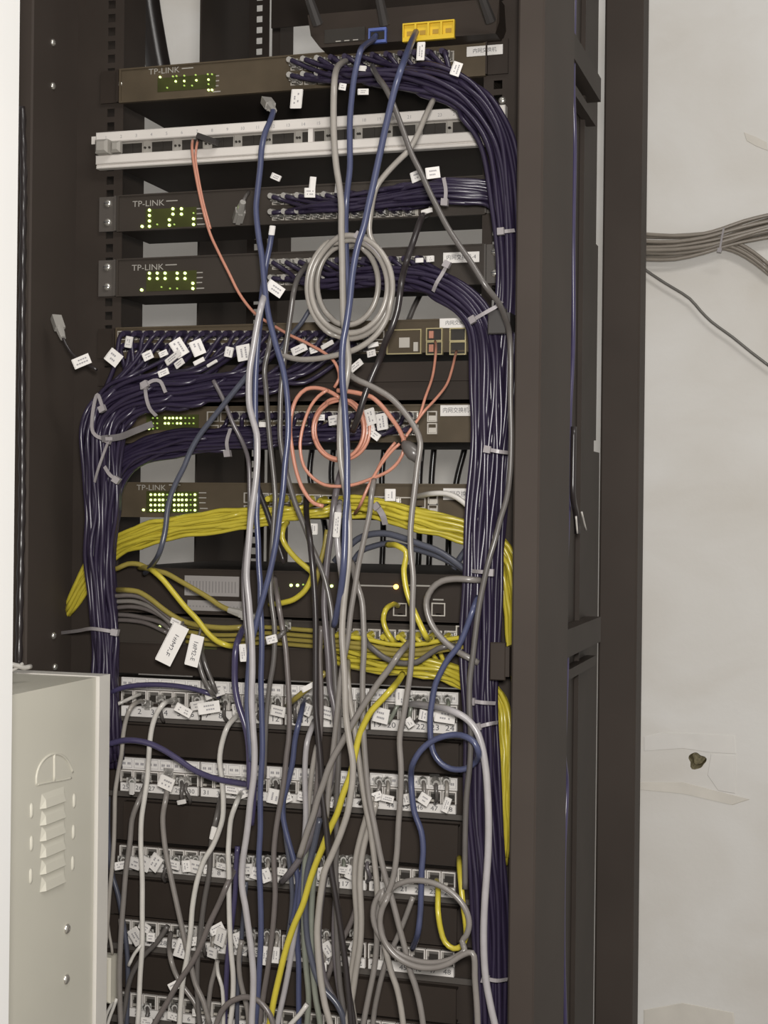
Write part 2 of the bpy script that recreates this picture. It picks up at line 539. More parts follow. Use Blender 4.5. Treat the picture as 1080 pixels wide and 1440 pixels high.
# ------------------------------------------------------------------ the setting
def setting():
    # back wall with a drilled hole
    hc = P(980, 1070, 1.12)
    hx, hz, hr = hc[0], hc[2], 0.0145
    mb = MB()
    s = 0.05
    yb = 1.12
    for (a, b, c2, d2) in ((-3, hx - s, 0, 3), (hx + s, 3, 0, 3), (hx - s, hx + s, 0, hz - s), (hx - s, hx + s, hz + s, 3)):
        mb.add([(a, yb, c2), (b, yb, c2), (b, yb, d2), (a, yb, d2)], [(0, 1, 2, 3)])
    n = 24
    ring, sq, deep = [], [], []
    for i in range(n):
        t = 2 * math.pi * i / n
        c, q = math.cos(t), math.sin(t)
        m = max(abs(c), abs(q))
        rr = hr * (1 + 0.14 * math.sin(3 * t + 1) + 0.08 * math.sin(5 * t))
        ring.append((hx + rr * c, yb, hz + rr * q))
        sq.append((hx + s * c / m, yb, hz + s * q / m))
        deep.append((hx + rr * 0.75 * c, yb + 0.035, hz + rr * 0.75 * q))
    mb.add(ring + sq, [(i, (i + 1) % n, n + (i + 1) % n, n + i) for i in range(n)])
    wm = bpy.data.materials.new('limewashed_wall')
    wm.use_nodes = True
    nt = wm.node_tree
    b = nt.nodes['Principled BSDF']
    b.inputs['Roughness'].default_value = 0.8
    b.inputs['Specular IOR Level'].default_value = 0.15
    tc = nt.nodes.new('ShaderNodeTexCoord')
    n1 = nt.nodes.new('ShaderNodeTexNoise')
    n1.inputs['Scale'].default_value = 3.2
    n1.inputs['Detail'].default_value = 6
    n1.inputs['Distortion'].default_value = 0.6
    mp = nt.nodes.new('ShaderNodeMapping')
    mp.inputs['Scale'].default_value = (1, 1, 1.6)
    nt.links.new(tc.outputs['Object'], mp.inputs['Vector'])
    nt.links.new(mp.outputs['Vector'], n1.inputs['Vector'])
    cr = nt.nodes.new('ShaderNodeValToRGB')
    cr.color_ramp.elements[0].position = 0.28
    cr.color_ramp.elements[0].color = (0.735, 0.70, 0.645, 1)
    cr.color_ramp.elements[1].position = 0.62
    cr.color_ramp.elements[1].color = (0.83, 0.81, 0.775, 1)
    nt.links.new(n1.outputs['Fac'], cr.inputs['Fac'])
    n2 = nt.nodes.new('ShaderNodeTexNoise')
    n2.inputs['Scale'].default_value = 90
    bp = nt.nodes.new('ShaderNodeBump')
    bp.inputs['Strength'].default_value = 0.12
    bp.inputs['Distance'].default_value = 0.003
    nt.links.new(tc.outputs['Object'], n2.inputs['Vector'])
    nt.links.new(n2.outputs['Fac'], bp.inputs['Height'])
    nt.links.new(bp.outputs['Normal'], b.inputs['Normal'])
    nt.links.new(cr.outputs['Color'], b.inputs['Base Color'])
    M['wall'] = wm
    dirt = mat('hole_mortar', (0.34, 0.30, 0.19), 0.9, 0.1, var=0.4, scale=200)
    wall = mb.build('wall_back', wm, None, loc=(0, yb, 0))
    wall['kind'] = 'structure'
    mb = MB()
    mb.add(ring + deep, [(i, n + i, n + (i + 1) % n, (i + 1) % n) for i in range(n)] + [tuple(n + i for i in reversed(range(n)))])
    mb.build('drill_hole', dirt, wall)
    # old plaster patch round the hole, its edges a little proud, and a smaller one below
    pm = mat('plaster_patch_paint', (0.81, 0.785, 0.745), 0.8, 0.15, var=0.05, scale=14, bump=0.15)
    pm2 = mat('plaster_smear', (0.75, 0.71, 0.64), 0.85, 0.1, var=0.06, scale=18, bump=0.2)

    def patch(pts, m, name, t=0.0012):
        q = [P(a, c, yb) for a, c in pts]
        k = len(q)
        mb = MB()
        mb.add([p + np.array([0, -0.0002, 0]) for p in q] + [p + np.array([0, -t, 0]) + (np.mean(q, 0) - p) * 0.03 for p in q],
               [tuple(range(k, 2 * k))] + [(i, (i + 1) % k, k + (i + 1) % k, k + i) for i in range(k)])
        mb.build(name, m, wall)
    patch([(905, 1036), (930, 1030), (1034, 1034), (1036, 1060), (1000, 1058), (960, 1052), (905, 1056)], pm, 'plaster_patch')
    patch([(1000, 1060), (1035, 1062), (1034, 1116), (1010, 1112), (995, 1090)], pm, 'plaster_patch')
    patch([(898, 1100), (960, 1100), (1030, 1118), (1055, 1124), (1030, 1132), (960, 1116), (898, 1110)], pm2, 'plaster_smear')
    patch([(905, 1420), (960, 1410), (1032, 1424), (1034, 1446), (905, 1450)], pm2, 'plaster_smear')
    patch([(1046, 186), (1062, 192), (1078, 200), (1080, 212), (1064, 206), (1050, 198)], pm2, 'plaster_smear')
    fm = mat('grey_floor_screed', (0.30, 0.28, 0.26), 0.7, 0.2, var=0.1, scale=4, bump=0.1)
    f = MB().box(-3, 3, -3, 1.12, -0.05, 0.0).build('floor', fm)
    f['kind'] = 'structure'
    # white pier close to the camera at the image's edge
    e = P(20, 720, -0.47)
    whm = mat('white_pier_paint', (0.80, 0.79, 0.77), 0.6, 0.2, var=0.02, scale=5)
    pr = MB().box(-1.2, e[0], -0.55, -0.47, 0.0, 2.8, 0).build('wall_left', whm)
    pr['kind'] = 'structure'


setting()


# ------------------------------------------------------------------ the rack
def hole_rail(x0, x1, y0, y1, z0, z1, hx, hs=0.0095, pitch=0.01588):
    mb = MB()
    mb.box(x0, hx - hs / 2, y0, y1, z0, z1)
    mb.box(hx + hs / 2, x1, y0, y1, z0, z1)
    z = z0
    while z < z1:
        mb.box(hx - hs / 2, hx + hs / 2, y0, y1, z, min(z1, z + pitch - hs))
        z += pitch
    return mb


rack = empty('server_rack', (0, 0.25, 0))
tagit(rack, 'tall black open steel server rack filled with switches and patch panels', 'rack')
PX0, PX1 = 0.2765, 0.3035
for sgn in (-1, 1):
    a, b = sorted((sgn * PX0, sgn * PX1))
    mb = MB()
    mb.box(a, b, -0.10, 0.07, 0.0, 2.42, 0, 0.002)
    mb.build('front_post', M['post'], rack)
    hole_rail(*(sorted((sgn * 0.2165, sgn * 0.2765))), 0.0032, 0.0052, 0.03, 2.40, sgn * 0.2325).build('mounting_rail', M['deep'], rack)
MB().box(0.2528, 0.3085, 0.60, 0.66, 0.0, 2.42, 0, 0.003).build('rear_post', M['post'], rack)
MB().box(-0.266, -0.2525, 0.60, 0.66, 0.0, 2.42, 0, 0.002).build('rear_post', M['post'], rack)
for sgn in (-1, 1):
    hole_rail(*(sorted((sgn * 0.217, sgn * 0.248))), 0.465, 0.467, 0.03, 2.40, sgn * 0.2325).build('rear_mounting_rail', M['deep'], rack)
MB().box(-0.2785, -0.2755, 0.07, 0.18, 0.0, 2.40).build('side_plate', M['deep'], rack)
MB().box(-0.2785, -0.2755, 0.357, 0.555, 0.0, 2.40).build('side_plate', M['deep'], rack)
ye = PX(834, 720, 0.2775)[1]
mb = MB()
mb.box(0.2745, 0.2775, 0.07, ye, 0.0, 2.40)
mb.box(0.2775, 0.2815, 0.16, 0.170, 0.0, 2.40)
mb.box(0.2775, 0.2830, 0.262, 0.268, 0.0, 2.40)
mb.box(0.2745, 0.2775, ye, PX(842, 720, 0.2775)[1], 0.0, PX(840, 636, 0.2775)[2])
mb.box(0.2745, 0.2775, ye, PX(837, 720, 0.2775)[1], PX(840, 620, 0.2775)[2], PX(840, 345, 0.2775)[2])
mb.build('side_plate', M['deep'], rack)
MB().box(0.266, 0.2735, ye + 0.012, ye + 0.02, 0.0, PX(840, 600, 0.27)[2]).build('side_strip', M['ear'], rack)
for py in (150, 890):      # braces from the front post to the rear post
    z0, z1 = PX(845, py + 40, 0.29)[2], PX(845, py - 26, 0.29)[2]
    y0, y1 = 0.072, PX(846, py, 0.298)[1]
    mb = MB()
    mb.box(0.279, 0.297, y0, y1, z0 + 0.03, z1)
    mb.box(0.279, 0.291, y0, y1, z0, z0 + 0.012)
    mb.build('side_brace', M['deep'], rack)
MB().box(-0.2150, 0.2150, 0.468, 0.471, P(410, 37, 0.468)[2], 2.38).build('rear_cross_panel', M['deep'], rack)
MB().box(-0.3035, 0.3035, -0.10, 0.66, 2.40, 2.45).build('top_cover', M['deep'], rack)
mb = MB()
for x in (-0.285, 0.285):
    for y in (-0.05, 0.62):
        mb.box(x - 0.02, x + 0.02, y - 0.02, y + 0.02, 0.0, 0.03)
mb.box(-0.2755, 0.2755, -0.09, 0.66, 0.03, 0.06)
mb.build('plinth', M['deep'], rack)
# pan-head screws on the inner side of the front post
for (px, py) in ((74, 60), (74, 121), (135, 81), (135, 144), (75, 894), (77, 938)):
    c = PX(px, py, -0.2765)
    mb = MB()
    a = np.linspace(0, 2 * math.pi, 10, endpoint=False)
    vs, r = [], 0.0042
    for rr, xx in ((r, 0.0), (r, 0.0012), (r * 0.75, 0.0026), (r * 0.3, 0.003)):
        vs += [(c[0] + xx, c[1] + rr * math.cos(t), c[2] + rr * math.sin(t)) for t in a]
    fs = [(k * 10 + i, k * 10 + (i + 1) % 10, (k + 1) * 10 + (i + 1) % 10, (k + 1) * 10 + i) for k in range(3) for i in range(10)] + [tuple(30 + i for i in range(10))]
    mb.add(vs, fs)
    mb.build('screw', M['silver'], rack, True)
for (px, py) in ((168, 118), (706, 141)):
    c = P(px, py, 0.0)
    MB().disc(c, 0.0042, 0.0, 0.004, 0, 10, 0.002).build('screw', M['silver'], rack, True)
c = P(710, 930, -0.101)

# wires inside the open side of the rack, seen between its two right-hand posts
def side_wire(label, col, pts, X, r, cat='cable', n='network_cable'):
    cv = spline([PX(a, b, X) for a, b in pts], 0.01)
    ob = MB().tube(cv, r, 7).build(n, M['c_' + col], None, True, loc=cv[0])
    tagit(ob, label, cat)
    return ob


side_wire('thin dark purple cable running down the open side between the rack posts', 'violet',
          [(808, -10), (806, 120), (808, 200), (806, 330), (806, 480), (801, 590), (800, 690), (796, 790), (793, 860), (797, 905), (795, 1000), (793, 1060), (797, 1100), (793, 1200), (792, 1330), (795, 1450)], 0.2925, 0.0028)
side_wire('black power cord end with forked tails hanging beside the side brace', 'dark', [(807, 600), (806, 660), (806, 700), (810, 722), (812, 750)], 0.300, 0.0036, 'cable', 'power_cable')
side_wire('short white strap end, first of the two below the forked cord', 'white', [(810, 726), (811, 738), (812, 750)], 0.3075, 0.0011, 'strap', 'strap_end')
side_wire('short white strap end, second of the two below the forked cord', 'white', [(818, 720), (821, 733), (824, 745)], 0.3075, 0.0011, 'strap', 'strap_end')


# ------------------------------------------------------------------ equipment
def zrows(xref, top, bot):
    return P(xref, bot, 0)[2], P(xref, top, 0)[2]


def X0(px, py, y=0.0):
    return P(px, py, y)[0]


def screws(parent, xs, zs, y, r=0.0048):
    for x in xs:
        for z in zs:
            s = MB()
            s.disc((x, y, z), r, y - 0.0014, y + 0.001, 0, 12, 0.0022)
            s.box(x - r * 0.75, x + r * 0.75, y - 0.0039, y - 0.003, z - 0.0005, z + 0.0005, 1)
            s.build('screw', [M['silver'], M['ink']], parent, True)


def rj_port(parent, m_frame, mm=0.0145, hh=0.0125, y=0.0, t=0.0012, name='port'):
    mb = MB()
    mb.frame(-mm / 2, mm / 2, -hh / 2, hh / 2, t, -0.0016, 0.010, 0)
    mb.box(-mm / 2 + t, mm / 2 - t, 0.009, 0.0098, -hh / 2 + t, hh / 2 - t, 1)
    mb.box(-mm * 0.2, mm * 0.2, 0.0, 0.004, -hh / 2 + t, -hh / 2 + t * 2.2, 1)
    for i in range(4):
        x = (i - 1.5) * mm * 0.13
        mb.box(x - 0.0003, x + 0.0003, 0.002, 0.009, hh / 2 - t - 0.0012, hh / 2 - t, 2)
    o = mb.build(name, [m_frame, M['hole'], M['gold']], None, loc=(0, 0, 0))
    o.parent = parent
    return o


def switch(label, xref, top, bot, face, ports, leds, dim=(), led_glow=None, name_txt=None, sticker=None, ears=True, depth=0.20, body=0.2205, group=None,
           name='network_switch', logo=None, port_mat='silverport', pmm=0.0145, phh=0.0118, lr=0.0017):
    z0, z1 = zrows(xref, top, bot)
    zc = (z0 + z1) / 2
    r = empty(name, (0, depth / 2, z0))
    tagit(r, label, 'network switch' if name == 'network_switch' else 'router', group)
    MB().box(-body, body, 0.004, depth, z0 + 0.0005, z1 - 0.0005).build('chassis', M['deep'], r)
    mb = MB()
    # the face plate, its margin proud and its field set back a little
    mb.box(-body, body, -0.0005, 0.004, z0, z1, 0)
    mb.frame(-body, body, z0, z1, 0.0025, -0.0022, -0.0005, 0, 0.0018)
    mb.build('face_plate', M[face], r)
    if ears:
        for s in (-1, 1):
            a, b = sorted((s * (body + 0.0004), s * 0.2440))
            mb = MB()
            mb.box(a, b, -0.0008, 0.0015, z0 + 0.001, z1 - 0.001)
            a, b = sorted((s * (body + 0.0004), s * (body + 0.0022)))
            mb.box(a, b, -0.0045, 0.05, z0 + 0.001, z1 - 0.001)
            e = mb.build('mounting_ear', M['ear'] if ears != 'dark' else M['black'], r)
            if ears is True:
                screws(e, (s * 0.2325,), (z0 + (z1 - z0) * 0.27, z1 - (z1 - z0) * 0.21), -0.0008)
    if ports:
        proto = rj_port(r, M[port_mat], pmm, phh)
        for i, (px, py) in enumerate(ports):
            q = P(px, py, 0)
            pos = (q[0], -0.0005, q[2])
            if i == 0:
                proto.location = np.array(pos) - np.array(r['_o'][:])
            else:
                inst(proto, pos, r)
    if led_glow:
        a, b = P(led_glow[0], led_glow[3], 0), P(led_glow[2], led_glow[1], 0)
        MB().box(a[0], b[0], -0.0011, -0.0004, a[2], b[2]).build('led_glow_plate', M['led_glow'], r)  # thin tinted plate painting the glow around the LEDs
    for nm, lst, mt, rad in (('indicator_lights', leds, 'led', lr), ('dim_indicator_lights', dim, 'led2', 0.001)):
        if lst:
            mb = MB()
            for px, py in lst:
                mb.disc(P(px, py, 0), rad, -0.0024, -0.0006, 0, 8, 0.0006)
            o = mb.build(nm, M[mt], r)
            o['kind'] = 'stuff'
    if logo:
        c = P(logo[0], logo[1], 0)
        textmesh([('TP-LINK', c[0], -0.0007, c[2], logo[2], 1.15, 0)], 'lettering', M['logo'], r)
        # the fine print beside the wordmark: bars too small to read
        mb = MB()
        for (px, py, wd) in ((logo[0] + 33, logo[1] - 4, 18), (logo[0] + 72, logo[1] + 7, 12), (logo[0] + 72, logo[1] + 14, 12), (logo[0] + 72, logo[1] + 21, 10), (logo[0] + 74, logo[1] + 29, 12)):
            q = P(px, py, 0)
            mb.box(q[0] - wd * 0.0004, q[0] + wd * 0.0004, -0.0008, -0.0004, q[2] - 0.0006, q[2] + 0.0006)
        mb.build('fine_print', M['logo'], r)['kind'] = 'stuff'
    if sticker:
        a, b = P(sticker[0], sticker[3], 0), P(sticker[2], sticker[1], 0)
        mb = MB()
        mb.box(a[0], b[0], -0.0032, -0.0022, a[2], b[2], 0, 0.0003)
        st = mb.build('name_label', M['tag'], r)
        textmesh([(sticker[4], (a[0] + b[0]) / 2, -0.0034, (a[2] + b[2]) / 2, (b[2] - a[2]) * 0.52, 0.95, 0)], 'lettering', M['ink'], st)
    return r


def grid(x0, x1, n, ya, yb, skew=0.0, gap=0, every=6):
    out = []
    for i in range(n):
        x = x0 + (x1 - x0) * i / (n - 1)
        for y in (ya, yb):
            out.append((x, y + skew * (x - x0)))
    return out


# switch 1 (top)
sw1_ports = grid(418, 630, 12, 92, 113, -0.055)
switch('olive brown network switch at the top of the rack, under the wireless router', 200, 95, 143, 'olive', sw1_ports,
       [(226, 109), (248, 115), (260, 114.5), (277, 113.5), (294, 112.5), (294, 127), (299, 127)], [(244, 108), (249, 107.5), (260, 107), (276, 106), (236, 124), (260, 121), (271, 121), (293, 105), (299, 105), (294, 119)],
       led_glow=(222, 104, 304, 130), sticker=(657, 63, 708, 81, '内网交换机'), ears='dark', logo=(231, 100, 0.0095), body=0.2195, lr=0.0012)
# switch 2
sw2_ports = grid(392, 596, 12, 281, 303, -0.03)
switch('grey network switch under the white fibre panel, four LEDs in a column', 150, 276, 327, 'face', sw2_ports,
       [(211, 296), (211, 303.5), (211, 311), (211, 318.7), (200.7, 318.7), (244, 294), (244, 301.5), (256, 294), (256, 301.5), (239, 309.5), (239, 317), (273, 308), (273, 316)],
       [(273, 300), (222, 316), (246, 316)], led_glow=(205, 291, 277, 322), logo=(209, 286.5, 0.0098), depth=0.085)
# switch 3
sw3_ports = grid(392, 596, 12, 372, 394, -0.02)
switch('grey network switch behind the hanging grey coil, two rows of LEDs', 150, 365, 418, 'face', sw3_ports,
       [(x, y) for x in (211, 222, 233, 250, 261) for y in (384.5, 392)] + [(272, 398.7), (272, 406), (200, 408)], [(240, 406), (250, 406), (228, 404)],
       led_glow=(206, 380, 277, 410), sticker=(624, 354, 675, 371, '内网交换机-4'), logo=(208, 376.5, 0.0098), depth=0.075)
# switch 4 (48 ports)
sw4_ports = grid(172, 534, 24, 472, 489, 0.0)
s4 = switch('olive brown 48 port network switch with gold fibre cages and many white tags', 160, 461, 505, 'olive', sw4_ports, [], sticker=(619, 447, 670, 462, '内网交换机-'), ears='dark', pmm=0.0118, phh=0.0105)
for (px, py) in ((612, 471), (612, 490), (645, 471), (645, 490)):
    q = P(px, py, 0)
    mb = MB()
    mb.frame(q[0] - 0.0093, q[0] + 0.0093, q[2] - 0.0073, q[2] + 0.0073, 0.0012, -0.0045, 0.001, 0)
    mb.box(q[0] - 0.008, q[0] + 0.008, -0.0012, -0.0008, q[2] - 0.006, q[2] + 0.006, 1)
    if px < 620:
        mb.box(q[0] - 0.006, q[0] - 0.001, -0.004, -0.001, q[2] - 0.004, q[2] + 0.004, 2)
    mb.build('fibre_cage', [M['gold'], M['hole'], M['c_orange']], s4)
q0, q1 = P(545, 499, 0), P(594, 463, 0)
mb = MB()
mb.frame(q0[0], q1[0], q0[2], q1[2], 0.0012, -0.0042, 0.0, 0)
mb.box(q0[0] + 0.014, q0[0] + 0.026, -0.003, -0.0008, q1[2] - 0.02, q1[2] - 0.009, 1)
mb.box(q1[0] - 0.009, q1[0] - 0.004, -0.0035, -0.0008, q0[2] + 0.003, q0[2] + 0.013, 1)
mb.build('console_port', [M['gold'], M['silverport']], s4)
# black closing shelf under it
def blank(label, xref, top, bot, xl=-0.2413, lip=True, name='blanking_panel', cat='panel', depth=0.12, y=0.0):
    z0, z1 = zrows(xref, top, bot)
    r = empty(name, (0, 0.06, z0))
    tagit(r, label, cat)
    MB().box(-0.2413, 0.2413, y, y + 0.002, z0, z1).build('front_plate', M['black'], r)
    mb = MB()
    mb.box(-0.22, 0.22, y + 0.002, y + depth, z0 + 0.002, z0 + 0.004)
    for s in (-1, 1):
        a, b = sorted((s * 0.2185, s * 0.22))
        mb.box(a, b, y + 0.002, y + depth, z0 + 0.002, z1 - 0.002)
    mb.build('tray', M['deep'], r)
    if lip:
        MB().box(-0.2413, 0.2413, y - 0.006, y, (z0 + z1) / 2 - 0.001, (z0 + z1) / 2 + 0.001).build('ledge', M['black'], r)
    return r


blank('plain black shelf front with a thin ledge below the 48 port switch', 620, 508, 562, name='rack_shelf', cat='shelf')
# switch 5
sw5_ports = grid(300, 580, 16, 586, 605, 0.0)
s5 = switch('brown network switch behind the purple cable mass and the orange coil', 640, 568, 622, 'olive', sw5_ports,
            [(233, 588), (239, 588), (244, 588), (249.5, 588), (255, 588), (210.5, 595.5), (233, 595.5), (238, 595.5), (250, 595.5), (255, 595.5), (210.5, 603)],
            [(216, 588), (222, 588), (261.5, 588), (267, 588), (273, 588), (216, 595.5), (222, 595.5), (244, 595.5), (261.5, 595.5), (273, 595.5), (216, 603), (222, 602), (267, 595.5)],
            led_glow=(206, 583, 280, 605), sticker=(620, 569.5, 670, 585.5, '内网交换机-3'), ears='dark', lr=0.0013)
# switch 6
sw6_ports = grid(352, 590, 14, 700, 718, 0.03)
rows6 = [(x, y) for x in (213, 219, 225, 230, 246, 252, 257, 263, 275) for y in (695.6, 703, 710.3, 717.6)]
s6 = switch('brown network switch with a full block of green LEDs above yellow cables', 180, 678, 727, 'olive', sw6_ports, rows6 + [(202.6, 717)],
            [(236, 695.6), (236, 703), (269, 695.6), (269, 703), (269, 710), (269, 717.6), (236, 717)], led_glow=(206, 691, 280, 721),
            sticker=(624, 687, 673, 703, '内网交换机-2'), ears='dark', lr=0.0014, logo=(213, 686, 0.009))
for sw, (px, y0, y1) in ((s5, (609, 580, 610)), (s6, (610, 697, 723))):
    mb = MB()
    for yy in (y0 + 6, y1 - 7):
        q = P(px, yy, 0)
        mb.frame(q[0] - 0.0055, q[0] + 0.0055, q[2] - 0.006, q[2] + 0.006, 0.0012, -0.0045, 0.001, 0)
        mb.box(q[0] - 0.004, q[0] + 0.004, -0.0035, -0.001, q[2] - 0.0045, q[2] + 0.001, 0)
    mb.build('fibre_cage', M['silverport'], sw)
# the black router
d8 = switch('wide black firewall appliance with one orange and four green lights', 500, 805, 871, 'black', [(563, 857), (617, 857)],
            [(410, 823), (419, 823), (435, 824), (467, 824)], [(427, 822)], ears='dark', depth=0.3, name='firewall_appliance', pmm=0.0155, phh=0.0145)
q = P(557.5, 825, 0)
MB().disc(q, 0.0027, -0.0028, -0.0005, 0, 10, 0.001).build('orange_light', M['ledo'], d8)['label'] = 'orange status light'
for (a, b, c2, d2) in ((260, 811, 337, 837), (264, 846, 345, 858)):
    p0, p1 = P(a, d2, 0), P(c2, b, 0)
    mb = MB()
    mb.box(p0[0], p1[0], -0.0012, -0.0004, p0[2], p1[2], 0)
    for i in range(16):
        xx = p0[0] + (p1[0] - p0[0]) * (i + 0.6) / 17
        mb.box(xx, xx + 0.0016, -0.0014, -0.0011, p0[2] + 0.004, p1[2] - 0.006, 1)
    mb.build('rating_plate', [M['sticker'], M['sticker2']], d8)
mb = MB()
for (a, b, c2) in ((500, 556, 823), (566, 606, 823), (609, 624, 843)):
    p0, p1 = P(a, c2, 0), P(b, c2, 0)
    mb.box(p0[0], p1[0], -0.0008, -0.0003, p0[2] - 0.0008, p0[2] + 0.0008)
mb.build('printed_line', M['logo'], d8)
# switch 9
sw9_ports = [(484 + 21.5 * i, 891 + 0.5 * i) for i in range(8)]
d9 = switch('low dark switch with yellow cables plugged along its right half', 500, 875, 916, 'face', sw9_ports,
            [(225, 881.6), (236, 889), (282, 883), (287, 898.5), (287, 905.6), (299, 906)], [(230, 888), (293, 905)], led_glow=(272, 888, 306, 912), ears='dark', depth=0.22)
for px in (649, 661):
    q = P(px, 891, 0)
    MB().frame(q[0] - 0.005, q[0] + 0.005, q[2] - 0.009, q[2] + 0.009, 0.0016, -0.006, 0.001).build('fibre_cage', M['silverport'], d9)
blank('black blanking plate between the low switch and the first patch panel', 500, 916.5, 961, lip=False)


# white fibre panel
def fibre_panel():
    z0, z1 = zrows(140, 190, 240)
    h = z1 - z0
    r = empty('fibre_patch_panel', (0, 0.05, z0))
    tagit(r, 'white numbered fibre patch panel with a row of dark sockets', 'patch panel')
    xl, xr = -0.2440, 0.2440
    zb, zt = z0 + h * 0.36, z0 + h * 0.72
    mb = MB()
    mb.box(xl, xr, -0.012, 0.0, zt, z1, 0, 0.001)                  # top band
    mb.box(xl, xr, -0.012, 0.0, z0 + h * 0.115, zb, 0, 0.001)      # bottom band
    mb.box(xl, xr, -0.0105, 0.0, z0, z0 + h * 0.09, 0, 0.001)
    mb.box(xl, xr, -0.008, 0.0, z0 + h * 0.08, z0 + h * 0.13, 0)
    mb.box(xl - 0.010, xl, -0.003, -0.001, z1 - 0.011, z1 - 0.002, 0)
    mb.box(0.0215 - 0.0028, 0.0215 + 0.0028, -0.0095, 0.0, zb, zt, 0)
    mb.build('front_frame', M['white'], r)
    MB().box(-0.22, 0.22, 0.003, 0.22, z0 + 0.001, z1 - 0.001).build('drawer', M['deep'], r)
    mb = MB()
    mb.box(xl + 0.012, 0.0185, -0.003, 0.003, zb, zt)
    mb.box(0.0245, xr - 0.012, -0.003, 0.003, zb, zt)
    mb.build('adapter_plate', M['grey'], r)
    pro = None
    zm = (zb + zt) / 2
    for i in range(12):
        x = P(188 + 42.4 * i, 200, 0)[0]
        if pro is None:
            mb = MB()
            mb.frame(-0.0142, 0.0142, -0.0068, 0.0068, 0.001, -0.0048, 0.002, 1)
            mb.box(-0.0132, 0.0132, -0.0034, -0.0031, -0.0058, 0.0058, 0)
            mb.box(-0.0008, 0.0008, -0.0046, -0.0031, -0.0058, 0.0058, 0)
            for s in (-1, 1):
                mb.disc((s * 0.0165, 0, 0), 0.0014, -0.0045, -0.003, 0, 8)
            pro = mb.build('adapter', [M['hole'], M['grey']], None, loc=(0, 0, 0))
            pro.parent = r
            pro.location = np.array((x, 0, zm)) - np.array(r['_o'][:])
        else:
            inst(pro, (x, 0, zm), r)
    its = []
    for i in range(24):
        x = P(156 + 21.2 * i, 180, 0)[0]
        its.append((str(i + 1), x, -0.0122, z1 - 0.0068, 0.0052, 1.0, 0))
    textmesh(its, 'lettering', M['ink2'], r)
    # slide latch at one end
    mb = MB()
    q = P(152, 209, -0.014)
    mb.box(q[0] - 0.012, q[0] + 0.004, -0.026, -0.009, zm - 0.008, zm + 0.008, 0, 0.003)
    mb.box(q[0] + 0.004, q[0] + 0.016, -0.018, -0.009, zm - 0.006, zm + 0.007, 0, 0.003)
    mb.build('latch', M['grey'], r)['label'] = 'grey plastic slide latch'
    q = P(292, 196, -0.02)
    o = MB()
    o.obox(q, [0.93, 0, -0.36], [0, 1, 0], [0.36, 0, 0.93], 0.0125, 0.005, 0.0032)
    tagit(o.build('dust_cap', M['ring']), 'small black dust cap hanging at the orange cord on the white panel', 'cap')


fibre_panel()


